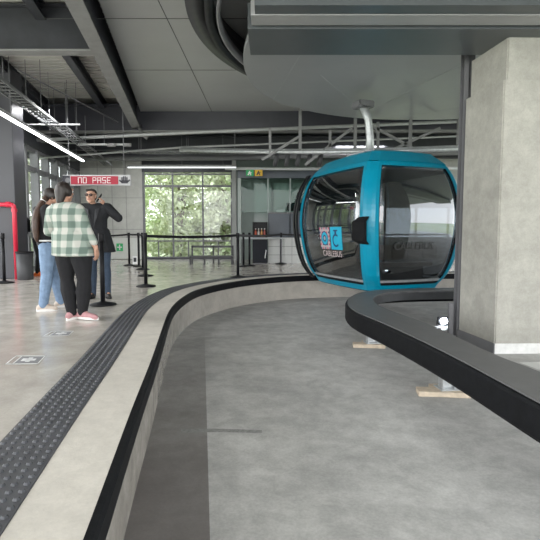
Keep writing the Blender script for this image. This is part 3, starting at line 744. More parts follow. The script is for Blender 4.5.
obj('plinth', bbox((-w + .02, -.1, 0), (w - .02, .12, .03)), M_steelm, t)
t = thing('bottle_rack', 'black rack on the side table above the drinks cooler', 'rack', ((x0 + x1) / 2, ya_ + .2, zt2))
hr = fz(222, ya_) - zt2
bm = bmesh.new(); box(bm, (-w, .08, 0), (w, .1, hr)); box(bm, (-w, -.1, 0), (w, .1, .015)); box(bm, (-w, -.1, hr - .02), (w, .1, hr)); box(bm, (-w, -.1, 0), (-w + .015, .1, hr)); box(bm, (w - .015, -.1, 0), (w, .1, hr)); obj('case', bm, M_black, t)
for k, (s, c) in enumerate(((-.6, (.5, .1, .05)), (-.2, (.55, .5, .45)), (.2, (.6, .3, .1)), (.6, (.5, .12, .1)))):
    o = thing('bottle', ('leftmost', 'second from left', 'third from left', 'rightmost')[k] + ' small drink bottle in the black rack', 'bottle', ((x0 + x1) / 2 + s * w, ya_ + .18, zt2 + .016), 0, 'bottles in the black rack')
    bm = bmesh.new(); lathe(bm, [(0, 0), (.035, 0), (.035, .16), (.014, .21), (.014, .25), (0, .25)], 14); obj('body', bm, mat('bottle_%d' % k, c, .25, 0, .1, 8), o, True)
    bm = bmesh.new(); lathe(bm, [(0, .25), (.017, .25), (.017, .28), (0, .28)], 12); obj('cap', bm, M_white, o)
# bag / monitor on booth counter
zz = fz(213.5, YO) + .04
mo = thing('monitor', 'black monitor on the booth counter behind glass', 'monitor', (fx(296, YO + .3), YO + .35, zz))
obj('screen', bbox((-.32, 0, .06), (.30, .04, .34), .01), M_black, mo); obj('stand', bbox((-.03, .04, 0), (.03, .1, .2)), M_black, mo); obj('foot', bbox((-.12, -.05, 0), (.12, .12, .015), .004), M_black, mo)
pr = thing('paper_tray', 'white rounded paper tray beside the black monitor', 'tray', (fx(281, YO + .3), YO + .3, zz))
obj('body', bbox((-.16, -.1, 0), (.16, .12, .1), .03), M_white, pr); obj('lid', bbox((-.14, -.09, .1), (.14, .1, .15), .03), M_signgrey, pr)
# dark partition in the middle of the booth back, glossy panels
for k, u in enumerate((262, 283, 300)):
    bx('back_panel', u - 9, u + 9, 1.2, 2.8, YO + 1.2, YO + 1.23, mat('booth_panel_%d' % (k % 2), (.24 + .05 * (k % 2), .29 + .05 * (k % 2), .275 + .05 * (k % 2)), .3, 0, .05, 2))

# ------------------------------------------------------------------ gondola cabin
TH = math.radians(22)
e1 = Vector((math.cos(TH), math.sin(TH), 0)); e2 = Vector((-math.sin(TH), math.cos(TH), 0))
ZC0 = -.02; HC = 2.55; AH, BH = 1.09, 1.40; CH = .125
PR = [(0, .35), (.04, .265), (.09, .185), (.17, .115), (.25, .07), (.34, .035), (.45, .005), (.52, 0), (.6, .008), (.7, .04), (.8, .10), (.88, .18), (.94, .27), (1, .40)]
def prof_s(t):
    for (a, s), (b, q) in zip(PR, PR[1:]):
        if t <= b: w = (t - a) / (b - a); return s + (q - s) * w
    return PR[-1][1]
def prof_smooth(t): return sum(prof_s(min(1, max(0, t + d))) for d in (-.04, -.02, 0, .02, .04)) / 5
# centre so that the near lower corner sits at pixel (373, 290)
near = on_z(373, 290, ZC0); s0 = prof_smooth(.0)
cen = Vector((near.x, near.y, 0)) + e1 * (AH - s0 - CH / 2) + e2 * (BH - s0 - CH / 2)
gc = thing('gondola_cabin', 'turquoise framed gondola cabin with smoked curved windows at the platform', 'cable car cabin', (cen.x, cen.y, ZC0), TH)
# local coords: x = e1, y = e2, z up from ZC0
def ring_pt(face, u, t, out=0.):
    """face 0:-y 1:+x 2:+y 3:-x ; u in -1..1 along the face ; t height fraction"""
    s = prof_smooth(t); A = AH - s; B = BH - s; z = t * HC
    bul = .05 * (1 - u * u)
    if face == 0: return Vector((u * (A - CH), -B - bul - out, z))
    if face == 1: return Vector((A + bul + out, u * (B - CH), z))
    if face == 2: return Vector((-u * (A - CH), B + bul + out, z))
    return Vector((-A - bul - out, -u * (B - CH), z))
def patch(face, u0, u1, t0, t1, out=0., nu=8, nt=18, th=.012):
    bm = bmesh.new(); L1 = []; L2 = []
    for j in range(nt + 1):
        t = t0 + (t1 - t0) * j / nt
        L1.append([bm.verts.new(ring_pt(face, u0 + (u1 - u0) * i / nu, t, out)) for i in range(nu + 1)])
        L2.append([bm.verts.new(ring_pt(face, u0 + (u1 - u0) * i / nu, t, out - th)) for i in range(nu + 1)])
    for j in range(nt):
        for i in range(nu):
            bm.faces.new((L1[j][i], L1[j][i + 1], L1[j + 1][i + 1], L1[j + 1][i])); bm.faces.new((L2[j][i], L2[j + 1][i], L2[j + 1][i + 1], L2[j][i + 1]))
    for j in range(nt):
        for i in (0, nu): bm.faces.new((L1[j][i], L1[j + 1][i], L2[j + 1][i], L2[j][i]))
    for i in range(nu):
        for j in (0, nt): bm.faces.new((L1[j][i], L1[j][i + 1], L2[j][i + 1], L2[j][i]))
    return bm
tb, tt = .035, .90
for f in range(4): 
    o = obj('window_pane', patch(f, -1.0, 1.0, tb, tt), M_tintglass, gc, True)
# corner posts: curved turquoise beams
for f in range(4):
    bm = bmesh.new(); rows = []
    for j in range(25):
        t = -.005 + (tt + .02) * j / 24
        a = ring_pt(f, 1.0, t, .03); b = ring_pt((f + 1) % 4, -1.0, t, .03)
        a_in = ring_pt(f, .93, t, -.04); b_in = ring_pt((f + 1) % 4, -.93, t, -.04); a0 = ring_pt(f, .93, t, .028); b0_ = ring_pt((f + 1) % 4, -.93, t, .028)
        m = (a + b) / 2; n = Vector((m.x, m.y, 0)).normalized(); mid1 = a.lerp(b, .3) + n * .012; mid2 = a.lerp(b, .7) + n * .012
        rows.append([bm.verts.new(p) for p in (a_in, a0, a, mid1, mid2, b, b0_, b_in)])
    for r, q in zip(rows, rows[1:]):
        for i in range(8): bm.faces.new((r[i], r[(i + 1) % 8], q[(i + 1) % 8], q[i]))
    bm.faces.new(rows[0]); bm.faces.new(rows[-1])
    obj('corner_post', bm, M_blue, gc)
# window frames: thin turquoise edges + black gasket, bottom sill
for f in range(4):
    bm = patch(f, -1.0, 1.0, -.005, .035, .03, 8, 3, .06); obj('bottom_rail', bm, M_blue, gc)
    bm = patch(f, -1.0, 1.0, .885, .93, .02, 8, 3, .06); obj('top_rail', bm, M_blue, gc)
    for u in ((-.935, -.905), (.905, .935)):
        obj('gasket', patch(f, u[0], u[1], .035, .89, .012, 1, 18, .03), M_black, gc)
    obj('sill_strip', patch(f, -.93, .93, .055, .073, .014, 8, 2, .03), M_galv, gc)
    obj('gasket', patch(f, -.95, .95, .035, .052, .012, 8, 2, .03), M_black, gc)
# roof dome and floor pan
bm = bmesh.new(); rows = []
def section(t, k):
    pts = []
    for f in range(4):
        for i in range(5): pts.append(ring_pt(f, -1 + i * .5, t) * 1.0)
    return [Vector((p.x * k, p.y * k, p.z)) for p in pts]
for t, k, dz in ((.92, 1.03, 0), (.965, 1.0, 0), (1, .96, 0), (1, .8, .05), (1, .5, .09), (1, .2, .10)):
    rows.append([bm.verts.new(p + Vector((0, 0, dz))) for p in section(t, k)])
for r, q in zip(rows, rows[1:]):
    for i in range(20): bm.faces.new((r[i], r[(i + 1) % 20], q[(i + 1) % 20], q[i]))
bm.faces.new(rows[-1]); obj('roof', bm, M_blue, gc, False)
bm = bmesh.new(); sec = section(0.0, .985); prism(bm, [(p.x, p.y) for p in sec], -.03, .06); obj('floor_pan', bm, M_black, gc)
bm = bmesh.new(); sec = section(.86, .95); prism(bm, [(p.x, p.y) for p in sec], HC * .86, HC * .885); obj('ceiling_liner', bm, M_steelm, gc)
# interior benches with slatted backs
for sgn in (-1, 1):
    b = obj('bench', bbox((-.62, sgn * .88 - .2, .42), (.62, sgn * .88 + .16, .49), .02), M_seat, gc)
    obj('bench_support', bbox((-.5, sgn * .88 - .05, .06), (.5, sgn * .88 + .0, .42)), M_black, b)
    for k in range(4):
        x = -.70 + k * .352
        obj('backrest', bbox((x, sgn * 1.08 - .03, .56), (x + .335, sgn * 1.08 + .04, .83), .02), M_seat, b)
for sgn in (-1, 1): bm = bmesh.new(); tube(bm, [(-.8, sgn * 1.15, 1.02), (.8, sgn * 1.15, 1.02)], .016, 8); obj('handrail', bm, M_galv, gc)
# bumper on the near corner post
bm = bmesh.new(); pro = []
for t, o_ in ((.335, .02), (.36, .075), (.49, .075), (.525, .02)):
    pro.append([ring_pt(3, .80 if .35 < t < .5 else .9, t, o_), ring_pt(3, 1.09, t, o_ + .02)])
front = [[bm.verts.new(p) for p in r] for r in pro]; back = [[bm.verts.new(p + Vector((.06, 0, 0))) for p in r] for r in pro]
for k in range(3):
    bm.faces.new((front[k][0], front[k][1], front[k + 1][1], front[k + 1][0])); bm.faces.new((back[k][0], back[k][1], back[k + 1][1], back[k + 1][0]))
    for i in (0, 1): bm.faces.new((front[k][i], front[k + 1][i], back[k + 1][i], back[k][i]))
for k in (0, 3): bm.faces.new((front[k][0], front[k][1], back[k][1], back[k][0]))
obj('bumper', bm, M_rubber, gc)
# open door leaf beyond the far edge of the left face
dl = obj('door', patch(3, -1.14, -1.03, .05, .88, .10, 2, 18, .012), M_tintglass, gc, True)
bm = bmesh.new()
for (a, b) in ((-1.17, -1.12), (-1.05, -1.0)):
    q = patch(3, a, b, .03, .90, .12, 1, 18, .05); me = bpy.data.meshes.new('tmp'); q.to_mesh(me); q.free(); bm.from_mesh(me); bpy.data.meshes.remove(me)
for (a, b) in ((.025, .055), (.875, .905)):
    q = patch(3, -1.17, -1.0, a, b, .12, 3, 2, .05); me = bpy.data.meshes.new('tmp'); q.to_mesh(me); q.free(); bm.from_mesh(me); bpy.data.meshes.remove(me)
obj('door_frame', bm, M_black, dl)
# stickers on the left face. face 3: u=-1 far, u=+1 near ; viewed from outside u grows to the right
def surf_patch(name, u0, u1, t0, t1, m, out, parent=gc): return obj(name, patch(3, u0, u1, t0, t1, out, 4, 6, .003), m, parent)
es = surf_patch('emblem_sticker', -.235, .085, .285, .455, mat('emblem_ground', (.5, .42, .42), .5, 0, .1, 30), .008)
bmA = bmesh.new(); bmB = bmesh.new(); rr = random.Random(3)
def surf_quad(bm, u0, u1, t0, t1, out): bm.faces.new([bm.verts.new(ring_pt(3, u, t, out)) for u, t in ((u0, t0), (u1, t0), (u1, t1), (u0, t1))])
for i in range(9):
    for j in range(11):
        u = -.235 + .32 * i / 9; t = .285 + .17 * j / 11
        du, dt = (i - 4) / 4, (j - 5) / 5
        if (du * 1.3) ** 2 + dt ** 2 < .5: continue
        r_ = (i * 5 + j * 3 + (i * j) % 4) % 4
        if r_ == 0: surf_quad(bmA, u, u + .0345, t, t + .0152, .0095)
        elif r_ == 2: surf_quad(bmB, u, u + .0345, t, t + .0152, .0095)
obj('ornament', bmA, M_navy, es); obj('ornament', bmB, mat('pink_print', (.55, .04, .12), .5, 0, .1, 20), es)
def surf_ellipse(bm, uc, tc_, ru, rt, out, ri=0., a0=0, a1=360, n=28):
    out_, in_ = [], []
    for k in range(n + 1):
        a = math.radians(a0 + (a1 - a0) * k / n)
        out_.append(bm.verts.new(ring_pt(3, uc + ru * math.cos(a), tc_ + rt * math.sin(a), out)))
        in_.append(bm.verts.new(ring_pt(3, uc + ru * ri * math.cos(a), tc_ + rt * ri * math.sin(a), out)))
    for k in range(n): bm.faces.new((out_[k], out_[k + 1], in_[k + 1], in_[k]))
bm = bmesh.new(); surf_ellipse(bm, -.075, .37, .10, .05, .011, .3); obj('ornament', bm, M_blue2, es)
bm = bmesh.new(); surf_ellipse(bm, -.075, .37, .115, .057, .0112, .85); surf_ellipse(bm, -.075, .37, .055, .027, .0112, .6); obj('ornament', bm, M_navy, es)
ls = surf_patch('logo_sticker', .115, .445, .285, .458, M_blue2, .008)
bm = bmesh.new()                                   # letter C shaped loop with a small hanger on top
surf_ellipse(bm, .275, .355, .10, .05, .0115, .72, 48, 318)
for a in ((.25, .30, .40, .43), (.215, .335, .425, .436)): surf_quad(bm, *a, .0115)
obj('emblem', bm, M_navy, ls)
tbm = text_bm('CABLEBUS', .165, .0)
c0 = ring_pt(3, .12, .25, .012); tz = (ring_pt(3, -.10, .34, .012) - ring_pt(3, -.10, .30, .012)).normalized(); tx = (ring_pt(3, .1, .318, .012) - ring_pt(3, -.3, .318, .012)).normalized(); tn = tx.cross(tz)
tbm.transform(Matrix(((tx.x, tz.x, tn.x, c0.x), (tx.y, tz.y, tn.y, c0.y), (tx.z, tz.z, tn.z, c0.z), (0, 0, 0, 1))))
obj('lettering', tbm, mat('pale_print', (.62, .5, .5), .5, 0, .1, 20), gc)
# faint lettering on the other window
tbm = text_bm('CABLEBUS', .19, .0)
c0 = ring_pt(0, -.12, .318, .014); tz = (ring_pt(0, 0, .34, .012) - ring_pt(0, 0, .30, .012)).normalized(); tx = Vector((1, 0, 0)); tn = tx.cross(tz)
tbm.transform(Matrix(((tx.x, tz.x, tn.x, c0.x), (tx.y, tz.y, tn.y, c0.y), (tx.z, tz.z, tn.z, c0.z), (0, 0, 0, 1))))
obj('lettering', tbm, mat('faint_print', (.05, .05, .05), .5, 0, .1, 20), gc)
# hanger arm
bm = bmesh.new(); tube(bm, [(-.15, 0, HC + .05), (-.15, 0, HC + .45), (-.2, 0, HC + .8), (-.32, 0, HC + 1.05)], [.09, .08, .075, .09], 12); obj('hanger_arm', bm, M_galv, gc, True)
obj('grip', bbox((-.5, -.16, HC + 1.0), (-.15, .16, HC + 1.14), .02), M_steelm, gc)
obj('roof_frame', bbox((-.5, -.35, HC + .04), (.2, .35, HC + .12), .02), M_galv, gc)

exec_people = True
# ------------------------------------------------------------------ people
def icos(n=2):
    bm = bmesh.new(); bmesh.ops.create_icosphere(bm, subdivisions=n, radius=1); v = [x.co.copy() for x in bm.verts]; bm.free(); return v
SPH = icos(2); SPS = icos(1)
def hull(bm, balls, small=False):
    """convex hull of balls [(centre, radius or (rx,ry,rz))] added to bm"""
    t = bmesh.new()
    for c, r in balls:
        c = Vector(c); r = r if isinstance(r, (tuple, list)) else (r, r, r)
        for s in (SPS if small else SPH): t.verts.new(c + Vector((s.x * r[0], s.y * r[1], s.z * r[2])))
    g = bmesh.ops.convex_hull(t, input=t.verts[:])
    dead = [x for x in set(g['geom_interior'] + g['geom_unused']) if isinstance(x, bmesh.types.BMVert) and x.is_valid]
    if dead: bmesh.ops.delete(t, geom=dead, context='VERTS')
    me = bpy.data.meshes.new('t'); t.to_mesh(me); t.free(); bm.from_mesh(me); bpy.data.meshes.remove(me)
def fuse(name, parts, voxel, m, parent, smooth=4, small=False):
    """one continuous skin over overlapping tapered volumes"""
    bm = bmesh.new()
    for p in parts: hull(bm, p, small)
    me = bpy.data.meshes.new(name); bm.to_mesh(me); bm.free()
    o = bpy.data.objects.new(name, me); C.objects.link(o)
    r = o.modifiers.new('r', 'REMESH'); r.mode = 'VOXEL'; r.voxel_size = voxel
    s = o.modifiers.new('s', 'SMOOTH'); s.factor = .5; s.iterations = smooth
    dg = bpy.context.evaluated_depsgraph_get(); me2 = bpy.data.meshes.new_from_object(o.evaluated_get(dg))
    o.modifiers.clear(); o.data = me2; bpy.data.meshes.remove(me); me2.name = name
    me2.materials.clear(); me2.materials.append(m)
    for p in me2.polygons: p.use_smooth = True
    o.parent = parent; return o
def V(*a): return Vector(a)
def hand(w, d, n, s, curl=.35, thumb=.5):
    """parts of a hand: wrist w, pointing d, palm faces n, thumb side s"""
    d = Vector(d).normalized(); n = Vector(n); n = (n - d * n.dot(d)).normalized(); s0 = d.cross(n); s_ = s0 if s0.dot(Vector(s)) > 0 else -s0
    P_ = [[(w - d * .02, .026), (w + d * .012, .024)],
          [(w + d * .005 + s_ * .018, .016), (w + d * .005 - s_ * .018, .016), (w + d * .085 + s_ * .03, .0125), (w + d * .08 - s_ * .03, .0125)]]
    for k, (o_, L_) in enumerate(((.032, .068), (.011, .078), (-.011, .073), (-.031, .056))):
        p = w + d * (.086 - abs(o_) * .15) + s_ * o_; a = curl * (.8 + .12 * k); r = .0092 if k < 3 else .008
        dd = d
        for q, f in enumerate((.45, .32, .23)):
            ca, sa = math.cos(a), math.sin(a); dd = (d * math.cos(a * (q + 1)) + n * math.sin(a * (q + 1))).normalized()
            e = p + dd * (L_ * f); P_.append([(p, r), (e, r * .9)]); p = e; r *= .9
    p = w + d * .025 + s_ * .022; q = p + (d * .55 + s_ * .7 + n * thumb).normalized() * .045; e = q + (d * .85 + s_ * .2 + n * thumb).normalized() * .032
    P_ += [[(p, .015), (q, .011)], [(q, .011), (e, .0085)]]
    return P_
def head_parts(c, yaw=0., pitch=0., k=1.):
    Mh = Matrix.Translation(c) @ Matrix.Rotation(yaw, 4, 'Z') @ Matrix.Rotation(pitch, 4, 'X') @ Matrix.Scale(k, 4)
    h = lambda x, y, z: Mh @ Vector((x, y, z))
    parts = [[(h(0, -.012, .025), (.074 * k, .092 * k, .088 * k))], [(h(0, .012, -.01), (.066 * k, .080 * k, .085 * k)), (h(0, .055, -.085), .032 * k)],
             [(h(-.042, .02, -.06), .026 * k), (h(.042, .02, -.06), .026 * k), (h(0, .066, -.088), .022 * k)],
             [(h(0, .092, .012), .008 * k), (h(0, .112, -.022), .0125 * k), (h(.0, .09, -.03), .017 * k)],
             [(h(-.035, .078, .03), .014 * k), (h(.035, .078, .03), .014 * k)],
             [(h(-.018, .085, -.058), .009 * k), (h(.018, .085, -.058), .009 * k)],
             [(h(-.076, -.008, .02), (.009 * k, .018 * k, .018 * k)), (h(-.073, .0, -.03), (.008 * k, .01 * k, .01 * k))],
             [(h(.076, -.008, .02), (.009 * k, .018 * k, .018 * k)), (h(.073, .0, -.03), (.008 * k, .01 * k, .01 * k))]]
    return parts, Mh
def eyes(Mh, parent, k=1.):
    for s in (-1, 1):
        bm = bmesh.new(); bmesh.ops.create_uvsphere(bm, u_segments=12, v_segments=8, radius=.0125 * k); bm.transform(Mh @ Matrix.Translation((s * .032, .079, .008)))
        e = obj('eye', bm, mat('eye_white', (.75, .73, .7), .25, 0, .02, 5), parent, True)
        bm = bmesh.new(); bmesh.ops.create_uvsphere(bm, u_segments=10, v_segments=6, radius=.0062 * k); bm.transform(Mh @ Matrix.Translation((s * .032, .0885, .008)))
        obj('iris', bm, mat('iris_brown', (.05, .025, .012), .2, 0, .1, 5), e, True)
    bm = bmesh.new(); hull(bm, [(Mh @ V(-.022, .090, -.056), .005), (Mh @ V(0, .0955, -.055), .0062), (Mh @ V(.022, .090, -.056), .005)]); obj('lips', bm, mat('lip_colour', (.36, .13, .11), .45, 0, .05, 8), parent, True)
def limb(a, ra, b, rb, bulge=None):
    a = Vector(a); b = Vector(b); out = []
    if bulge: m = a.lerp(b, bulge[0]); out = [[(a, ra), (m, bulge[1])], [(m, bulge[1]), (b, rb)]]
    else: out = [[(a, ra), (b, rb)]]
    return out
def infl(parts, d): return [[(c, tuple(x + d for x in r) if isinstance(r, (tuple, list)) else r + d) for c, r in p] for p in parts]
def shoe(an, toe_dir, parent, upper, sole, L_=.255, tilt=0.):
    """an = ankle joint; toe_dir horizontal"""
    d = Vector((toe_dir[0], toe_dir[1], 0)).normalized(); zf = an.z - .085; dz = Vector((0, 0, tilt))
    heel = Vector((an.x, an.y, zf)) - d * .055; toe = heel + d * (L_ - .05) + dz; x = Vector((-d.y, d.x, 0))
    up = [[(heel + V(0, 0, .045), .037), (an + V(0, 0, .0), .048), (heel + d * .1 + V(0, 0, .055) + dz * .5, .042)],
          [(heel + d * .08 + V(0, 0, .05) + dz * .4, .044), (toe - d * .03 + V(0, 0, .034), .036), (toe - x * .01 + V(0, 0, .03), .03)]]
    o = fuse('shoe', up, .007, upper, parent, 3)
    bm = bmesh.new(); n = 24; top = []; bot = []
    for k in range(n):
        a = 2 * PI * k / n; f = (1 - math.cos(a)) / 2; wdt = .043 - .012 * (1 - f) if f > .4 else .034
        c = (heel - d * .035).lerp(toe + d * .03, f) + x * math.sin(a) * (wdt + .004)
        top.append(bm.verts.new((c.x, c.y, zf + .03 + tilt * f))); bot.append(bm.verts.new((c.x, c.y, zf + tilt * f)))
    bm.faces.new(top); bm.faces.new(bot)
    for k in range(n): bm.faces.new((top[k], top[(k + 1) % n], bot[(k + 1) % n], bot[k]))
    obj('sole', bm, sole, o)
M_skin = mat('skin', (.48, .27, .19), .5, 0, .08, 18)
M_hair = mat('dark_hair', (.018, .012, .010), .45, 0, .4, 60)
M_hairb = mat('brown_hair', (.055, .028, .018), .45, 0, .5, 40)
M_jean = mat('light_denim', (.17, .25, .37), .8, 0, .22, 14, bump=.1)
M_jeand = mat('dark_denim', (.04, .062, .10), .8, 0, .25, 14, bump=.1)
M_blackcloth = mat('black_cloth', (.007, .007, .009), .9, 0, .35, 10, bump=.1)
M_coat = mat('charcoal_coat', (.011, .012, .015), .85, 0, .3, 10, bump=.1)
def plaid():
    m = bpy.data.materials.new('green_white_plaid'); m.use_nodes = True; nt = m.node_tree; N = nt.nodes; L = nt.links; b = N['Principled BSDF']; b.inputs['Roughness'].default_value = .85
    tc = N.new('ShaderNodeTexCoord'); sp = N.new('ShaderNodeSeparateXYZ'); L.new(tc.outputs['Object'], sp.inputs[0])
    def band(sock, period, ph):
        a = N.new('ShaderNodeMath'); a.operation = 'MULTIPLY_ADD'; L.new(sock, a.inputs[0]); a.inputs[1].default_value = 2 * PI / period; a.inputs[2].default_value = ph
        s = N.new('ShaderNodeMath'); s.operation = 'SINE'; L.new(a.outputs[0], s.inputs[0])
        r = N.new('ShaderNodeMapRange'); r.inputs['From Min'].default_value = -.25; r.inputs['From Max'].default_value = .25; L.new(s.outputs[0], r.inputs['Value']); return r.outputs['Result']
    ad = N.new('ShaderNodeMath'); ad.operation = 'ADD'; L.new(band(sp.outputs['X'], .135, .4), ad.inputs[0]); L.new(band(sp.outputs['Z'], .15, 1.1), ad.inputs[1])
    hv = N.new('ShaderNodeMath'); hv.operation = 'MULTIPLY'; L.new(ad.outputs[0], hv.inputs[0]); hv.inputs[1].default_value = .5
    r = N.new('ShaderNodeValToRGB'); e = r.color_ramp.elements; e[0].position = .1; e[0].color = (.115, .16, .135, 1); e[1].position = .9; e[1].color = (.46, .46, .42, 1)
    k = e.new(.5); k.color = (.25, .30, .26, 1); L.new(hv.outputs[0], r.inputs['Fac']); L.new(r.outputs['Color'], b.inputs['Base Color']); return m
M_plaid = plaid()

def human(root, J, head_yaw=0., head_pitch=0., fat=1., k=1.):
    """parts of one continuous body. J holds joints: pelvis chest neck head, and (left,right) pairs sh el wr hip kn an; hands given by J['hands']"""
    T = []
    pel, che, nec, hd = (Vector(J[q]) for q in ('pelvis', 'chest', 'neck', 'head'))
    wai = pel.lerp(che, .42)
    torso = [[(pel, (.155 * fat, .115 * fat, .09)), (wai, (.128 * fat, .1 * fat, .07))], [(wai, (.128 * fat, .1 * fat, .07)), (che, (.15 * fat, .108 * fat, .09))],
             [(che, (.15 * fat, .108 * fat, .09)), (che.lerp(nec, .55), (.13 * fat, .085 * fat, .05)), (Vector(J['sh'][0]), .058), (Vector(J['sh'][1]), .058)],
             [(che.lerp(nec, .7), (.09, .065, .05)), (nec + V(0, 0, .03), .052)], [(nec, .055), (hd + V(0, -.01, -.05), .05)]]
    arms = []; fore = []; legs = []; shins = []
    for i in (0, 1):
        sh, el, wr = (Vector(J[q][i]) for q in ('sh', 'el', 'wr'))
        arms += limb(sh, .058 * fat, el, .043, (.4, .053 * fat)); fore += limb(el, .043, wr, .027, (.3, .044))
        hp, kn, an = (Vector(J[q][i]) for q in ('hip', 'kn', 'an'))
        legs += limb(hp, .098 * fat, kn, .06, (.35, .09 * fat)); legs.append([(pel, (.13 * fat, .105 * fat, .07)), (hp, .098 * fat)])
        shins += limb(kn, .06, an, .036, (.3, .060 * fat))
    hands = []
    for hspec in J['hands']: hands += hand(*hspec)
    feet = [[(Vector(J['an'][i]), .036), (Vector(J['an'][i]) + Vector(J['toe'][i]).normalized() * .12 - V(0, 0, .05), .028), (Vector(J['an'][i]) - V(0, 0, .05), .03)] for i in (0, 1)]
    hp_, Mh = head_parts(hd, head_yaw, head_pitch, k)
    return dict(torso=torso, arms=arms, fore=fore, legs=legs, shins=shins, hands=hands, feet=feet, head=hp_), Mh
def body(B, root, m=M_skin):
    # clothed limbs are kept slim so that cloth sits outside the skin
    thin = infl(B['torso'] + B['legs'], -.012)
    return fuse('body', thin + B['arms'] + B['fore'] + B['shins'] + B['hands'] + B['feet'] + B['head'], .0055, m, root, 3)

# --- woman in plaid overshirt, seen from behind (faces away, +y local)
p2 = on_z(74, 319.5, 0)
r2 = thing('person', 'person in green and white plaid shirt and black trousers seen from behind', 'person', (p2.x, p2.y, 0), math.radians(-14))
J = dict(pelvis=(.02, 0, .92), chest=(-.05, .0, 1.24), neck=(-.075, 0, 1.40), head=(-.08, .02, 1.525), sh=((-.225, 0, 1.285), (.085, 0, 1.30)), el=((-.325, .03, 1.06), (.215, -.02, 1.08)),
         wr=((-.24, .22, 1.0), (.30, .04, .86)), hip=((-.085, 0, .86), (.12, 0, .86)), kn=((-.10, .03, .47), (.13, .04, .47)), an=((-.03, .0, .085), (.10, .03, .092)), toe=((.12, 1, 0), (1, -.12, 0)),
         hands=((V(-.24, .22, 1.0), (.35, .7, -.1), (1, -.3, 0), (0, .2, 1), .5, .3), (V(.30, .04, .86), (.05, .1, -1), (-1, 0, 0), (0, 1, 0), .35, .3)))
B, Mh = human(r2, J, math.radians(-12), 0, 1.2)
body(B, r2); eyes(Mh, r2)
shirt = infl(B['torso'][:3], .035) + infl(B['arms'], .026) + infl(B['fore'][:3:2], .02) + [[(V(.29, .02, .93), .045), (V(.215, -.02, 1.08), .064)], [(V(-.25, .19, 1.0), .045), (V(-.325, .03, 1.06), .064)]]
shirt += [[(V(-.02, 0, 1.05), (.225, .168, .05)), (V(.025, .0, .775), (.275, .2, .02))], [(V(-.075, -.01, 1.375), (.085, .075, .03))]]
fuse('shirt', shirt, .009, M_plaid, r2, 6)
tr = infl(B['legs'], .018) + infl(B['shins'], .022)
fuse('trousers', tr, .009, M_blackcloth, r2, 5)
hair = [[(Mh @ V(0, -.03, .03), (.087, .092, .092))], [(Mh @ V(0, -.06, .0), (.08, .06, .09)), (Mh @ V(0, -.075, -.09), (.055, .04, .05))], [(Mh @ V(0, -.075, -.10), (.05, .04, .06))], [(Mh @ V(-.07, .0, .0), (.022, .05, .06)), (Mh @ V(.07, 0, 0), (.022, .05, .06)), (Mh @ V(0, -.02, .07), (.07, .08, .05))]]
fuse('hair', hair, .008, M_hair, r2, 3)
M_pink = mat('pink_trainer', (.42, .22, .23), .7, 0, .12, 20); M_sole = mat('white_sole', (.68, .66, .64), .6, 0, .05, 10)
shoe(V(*J['an'][0]), J['toe'][0], r2, M_pink, M_sole); shoe(V(*J['an'][1]), J['toe'][1], r2, M_pink, M_sole, .31)

# --- woman with long ponytail, black top, light jeans (faces right)
p1 = on_z(49.5, 309, 0)
r1 = thing('person', 'person with long brown ponytail, black top and light blue jeans', 'person', (p1.x, p1.y, 0), math.radians(-62))
J = dict(pelvis=(0, 0, .90), chest=(0, .0, 1.22), neck=(0, -.01, 1.40), head=(0, .085, 1.53), sh=((-.165, 0, 1.34), (.165, -.0, 1.34)), el=((-.21, -.04, 1.08), (.21, .0, 1.08)),
         wr=((-.19, .16, .96), (.16, .2, 1.0)), hip=((-.085, 0, .84), (.085, 0, .84)), kn=((-.10, .09, .46), (.085, -.02, .46)), an=((-.10, .15, .085), (.14, -.08, .085)), toe=((-.1, 1, 0), (.2, 1, 0)),
         hands=((V(-.19, .16, .96), (.2, .9, .1), (1, 0, 0), (0, 0, 1), .5, .3), (V(.16, .2, 1.0), (-.3, .9, .2), (-1, 0, 0), (0, 0, 1), .5, .3)))
B, Mh = human(r1, J, math.radians(-5), 0, .98)
body(B, r1); eyes(Mh, r1)
top = infl(B['torso'][:3], .02) + infl(B['arms'], .014) + infl(B['fore'], .012) + [[(V(0, 0, .95), (.165, .125, .04)), (V(0, 0, 1.05), (.15, .12, .05))], [(V(0, -.01, 1.385), (.08, .07, .025))]]
fuse('top', top, .009, M_blackcloth, r1, 5)
bm = bmesh.new(); lathe(bm, [(.168, .925), (.172, .925), (.172, .945), (.168, .945)], 28); bm.transform(Matrix.Diagonal((1, .8, 1, 1))); obj('waistband', bm, M_white, r1, True)
tr = infl(B['legs'], .016) + infl(B['shins'], .020) + [[(V(*J['an'][i]) + V(0, 0, .0), .062), (V(*J['kn'][i]).lerp(V(*J['an'][i]), .5), .066)] for i in (0, 1)]
fuse('trousers', tr, .009, M_jean, r1, 5)
hair = [[(Mh @ V(0, -.028, .032), (.084, .09, .09))], [(Mh @ V(-.06, .0, .01), (.026, .06, .06)), (Mh @ V(.06, 0, .01), (.026, .06, .06)), (Mh @ V(0, -.03, .06), (.07, .08, .05))], [(Mh @ V(0, -.07, -.02), (.06, .04, .07))]]
fuse('hair', hair, .008, M_hair, r1, 3)
pt_ = [V(.03, .0, 1.51), V(.06, -.05, 1.43), V(.10, -.10, 1.33), V(.125, -.13, 1.22), V(.135, -.135, 1.10), V(.13, -.13, .98), V(.12, -.12, .92)]; rr_ = [.034, .042, .05, .052, .05, .038, .014]
ho = fuse('ponytail', [[(pt_[i], rr_[i]), (pt_[i + 1], rr_[i + 1])] for i in range(6)], .008, M_hairb, r1, 3)
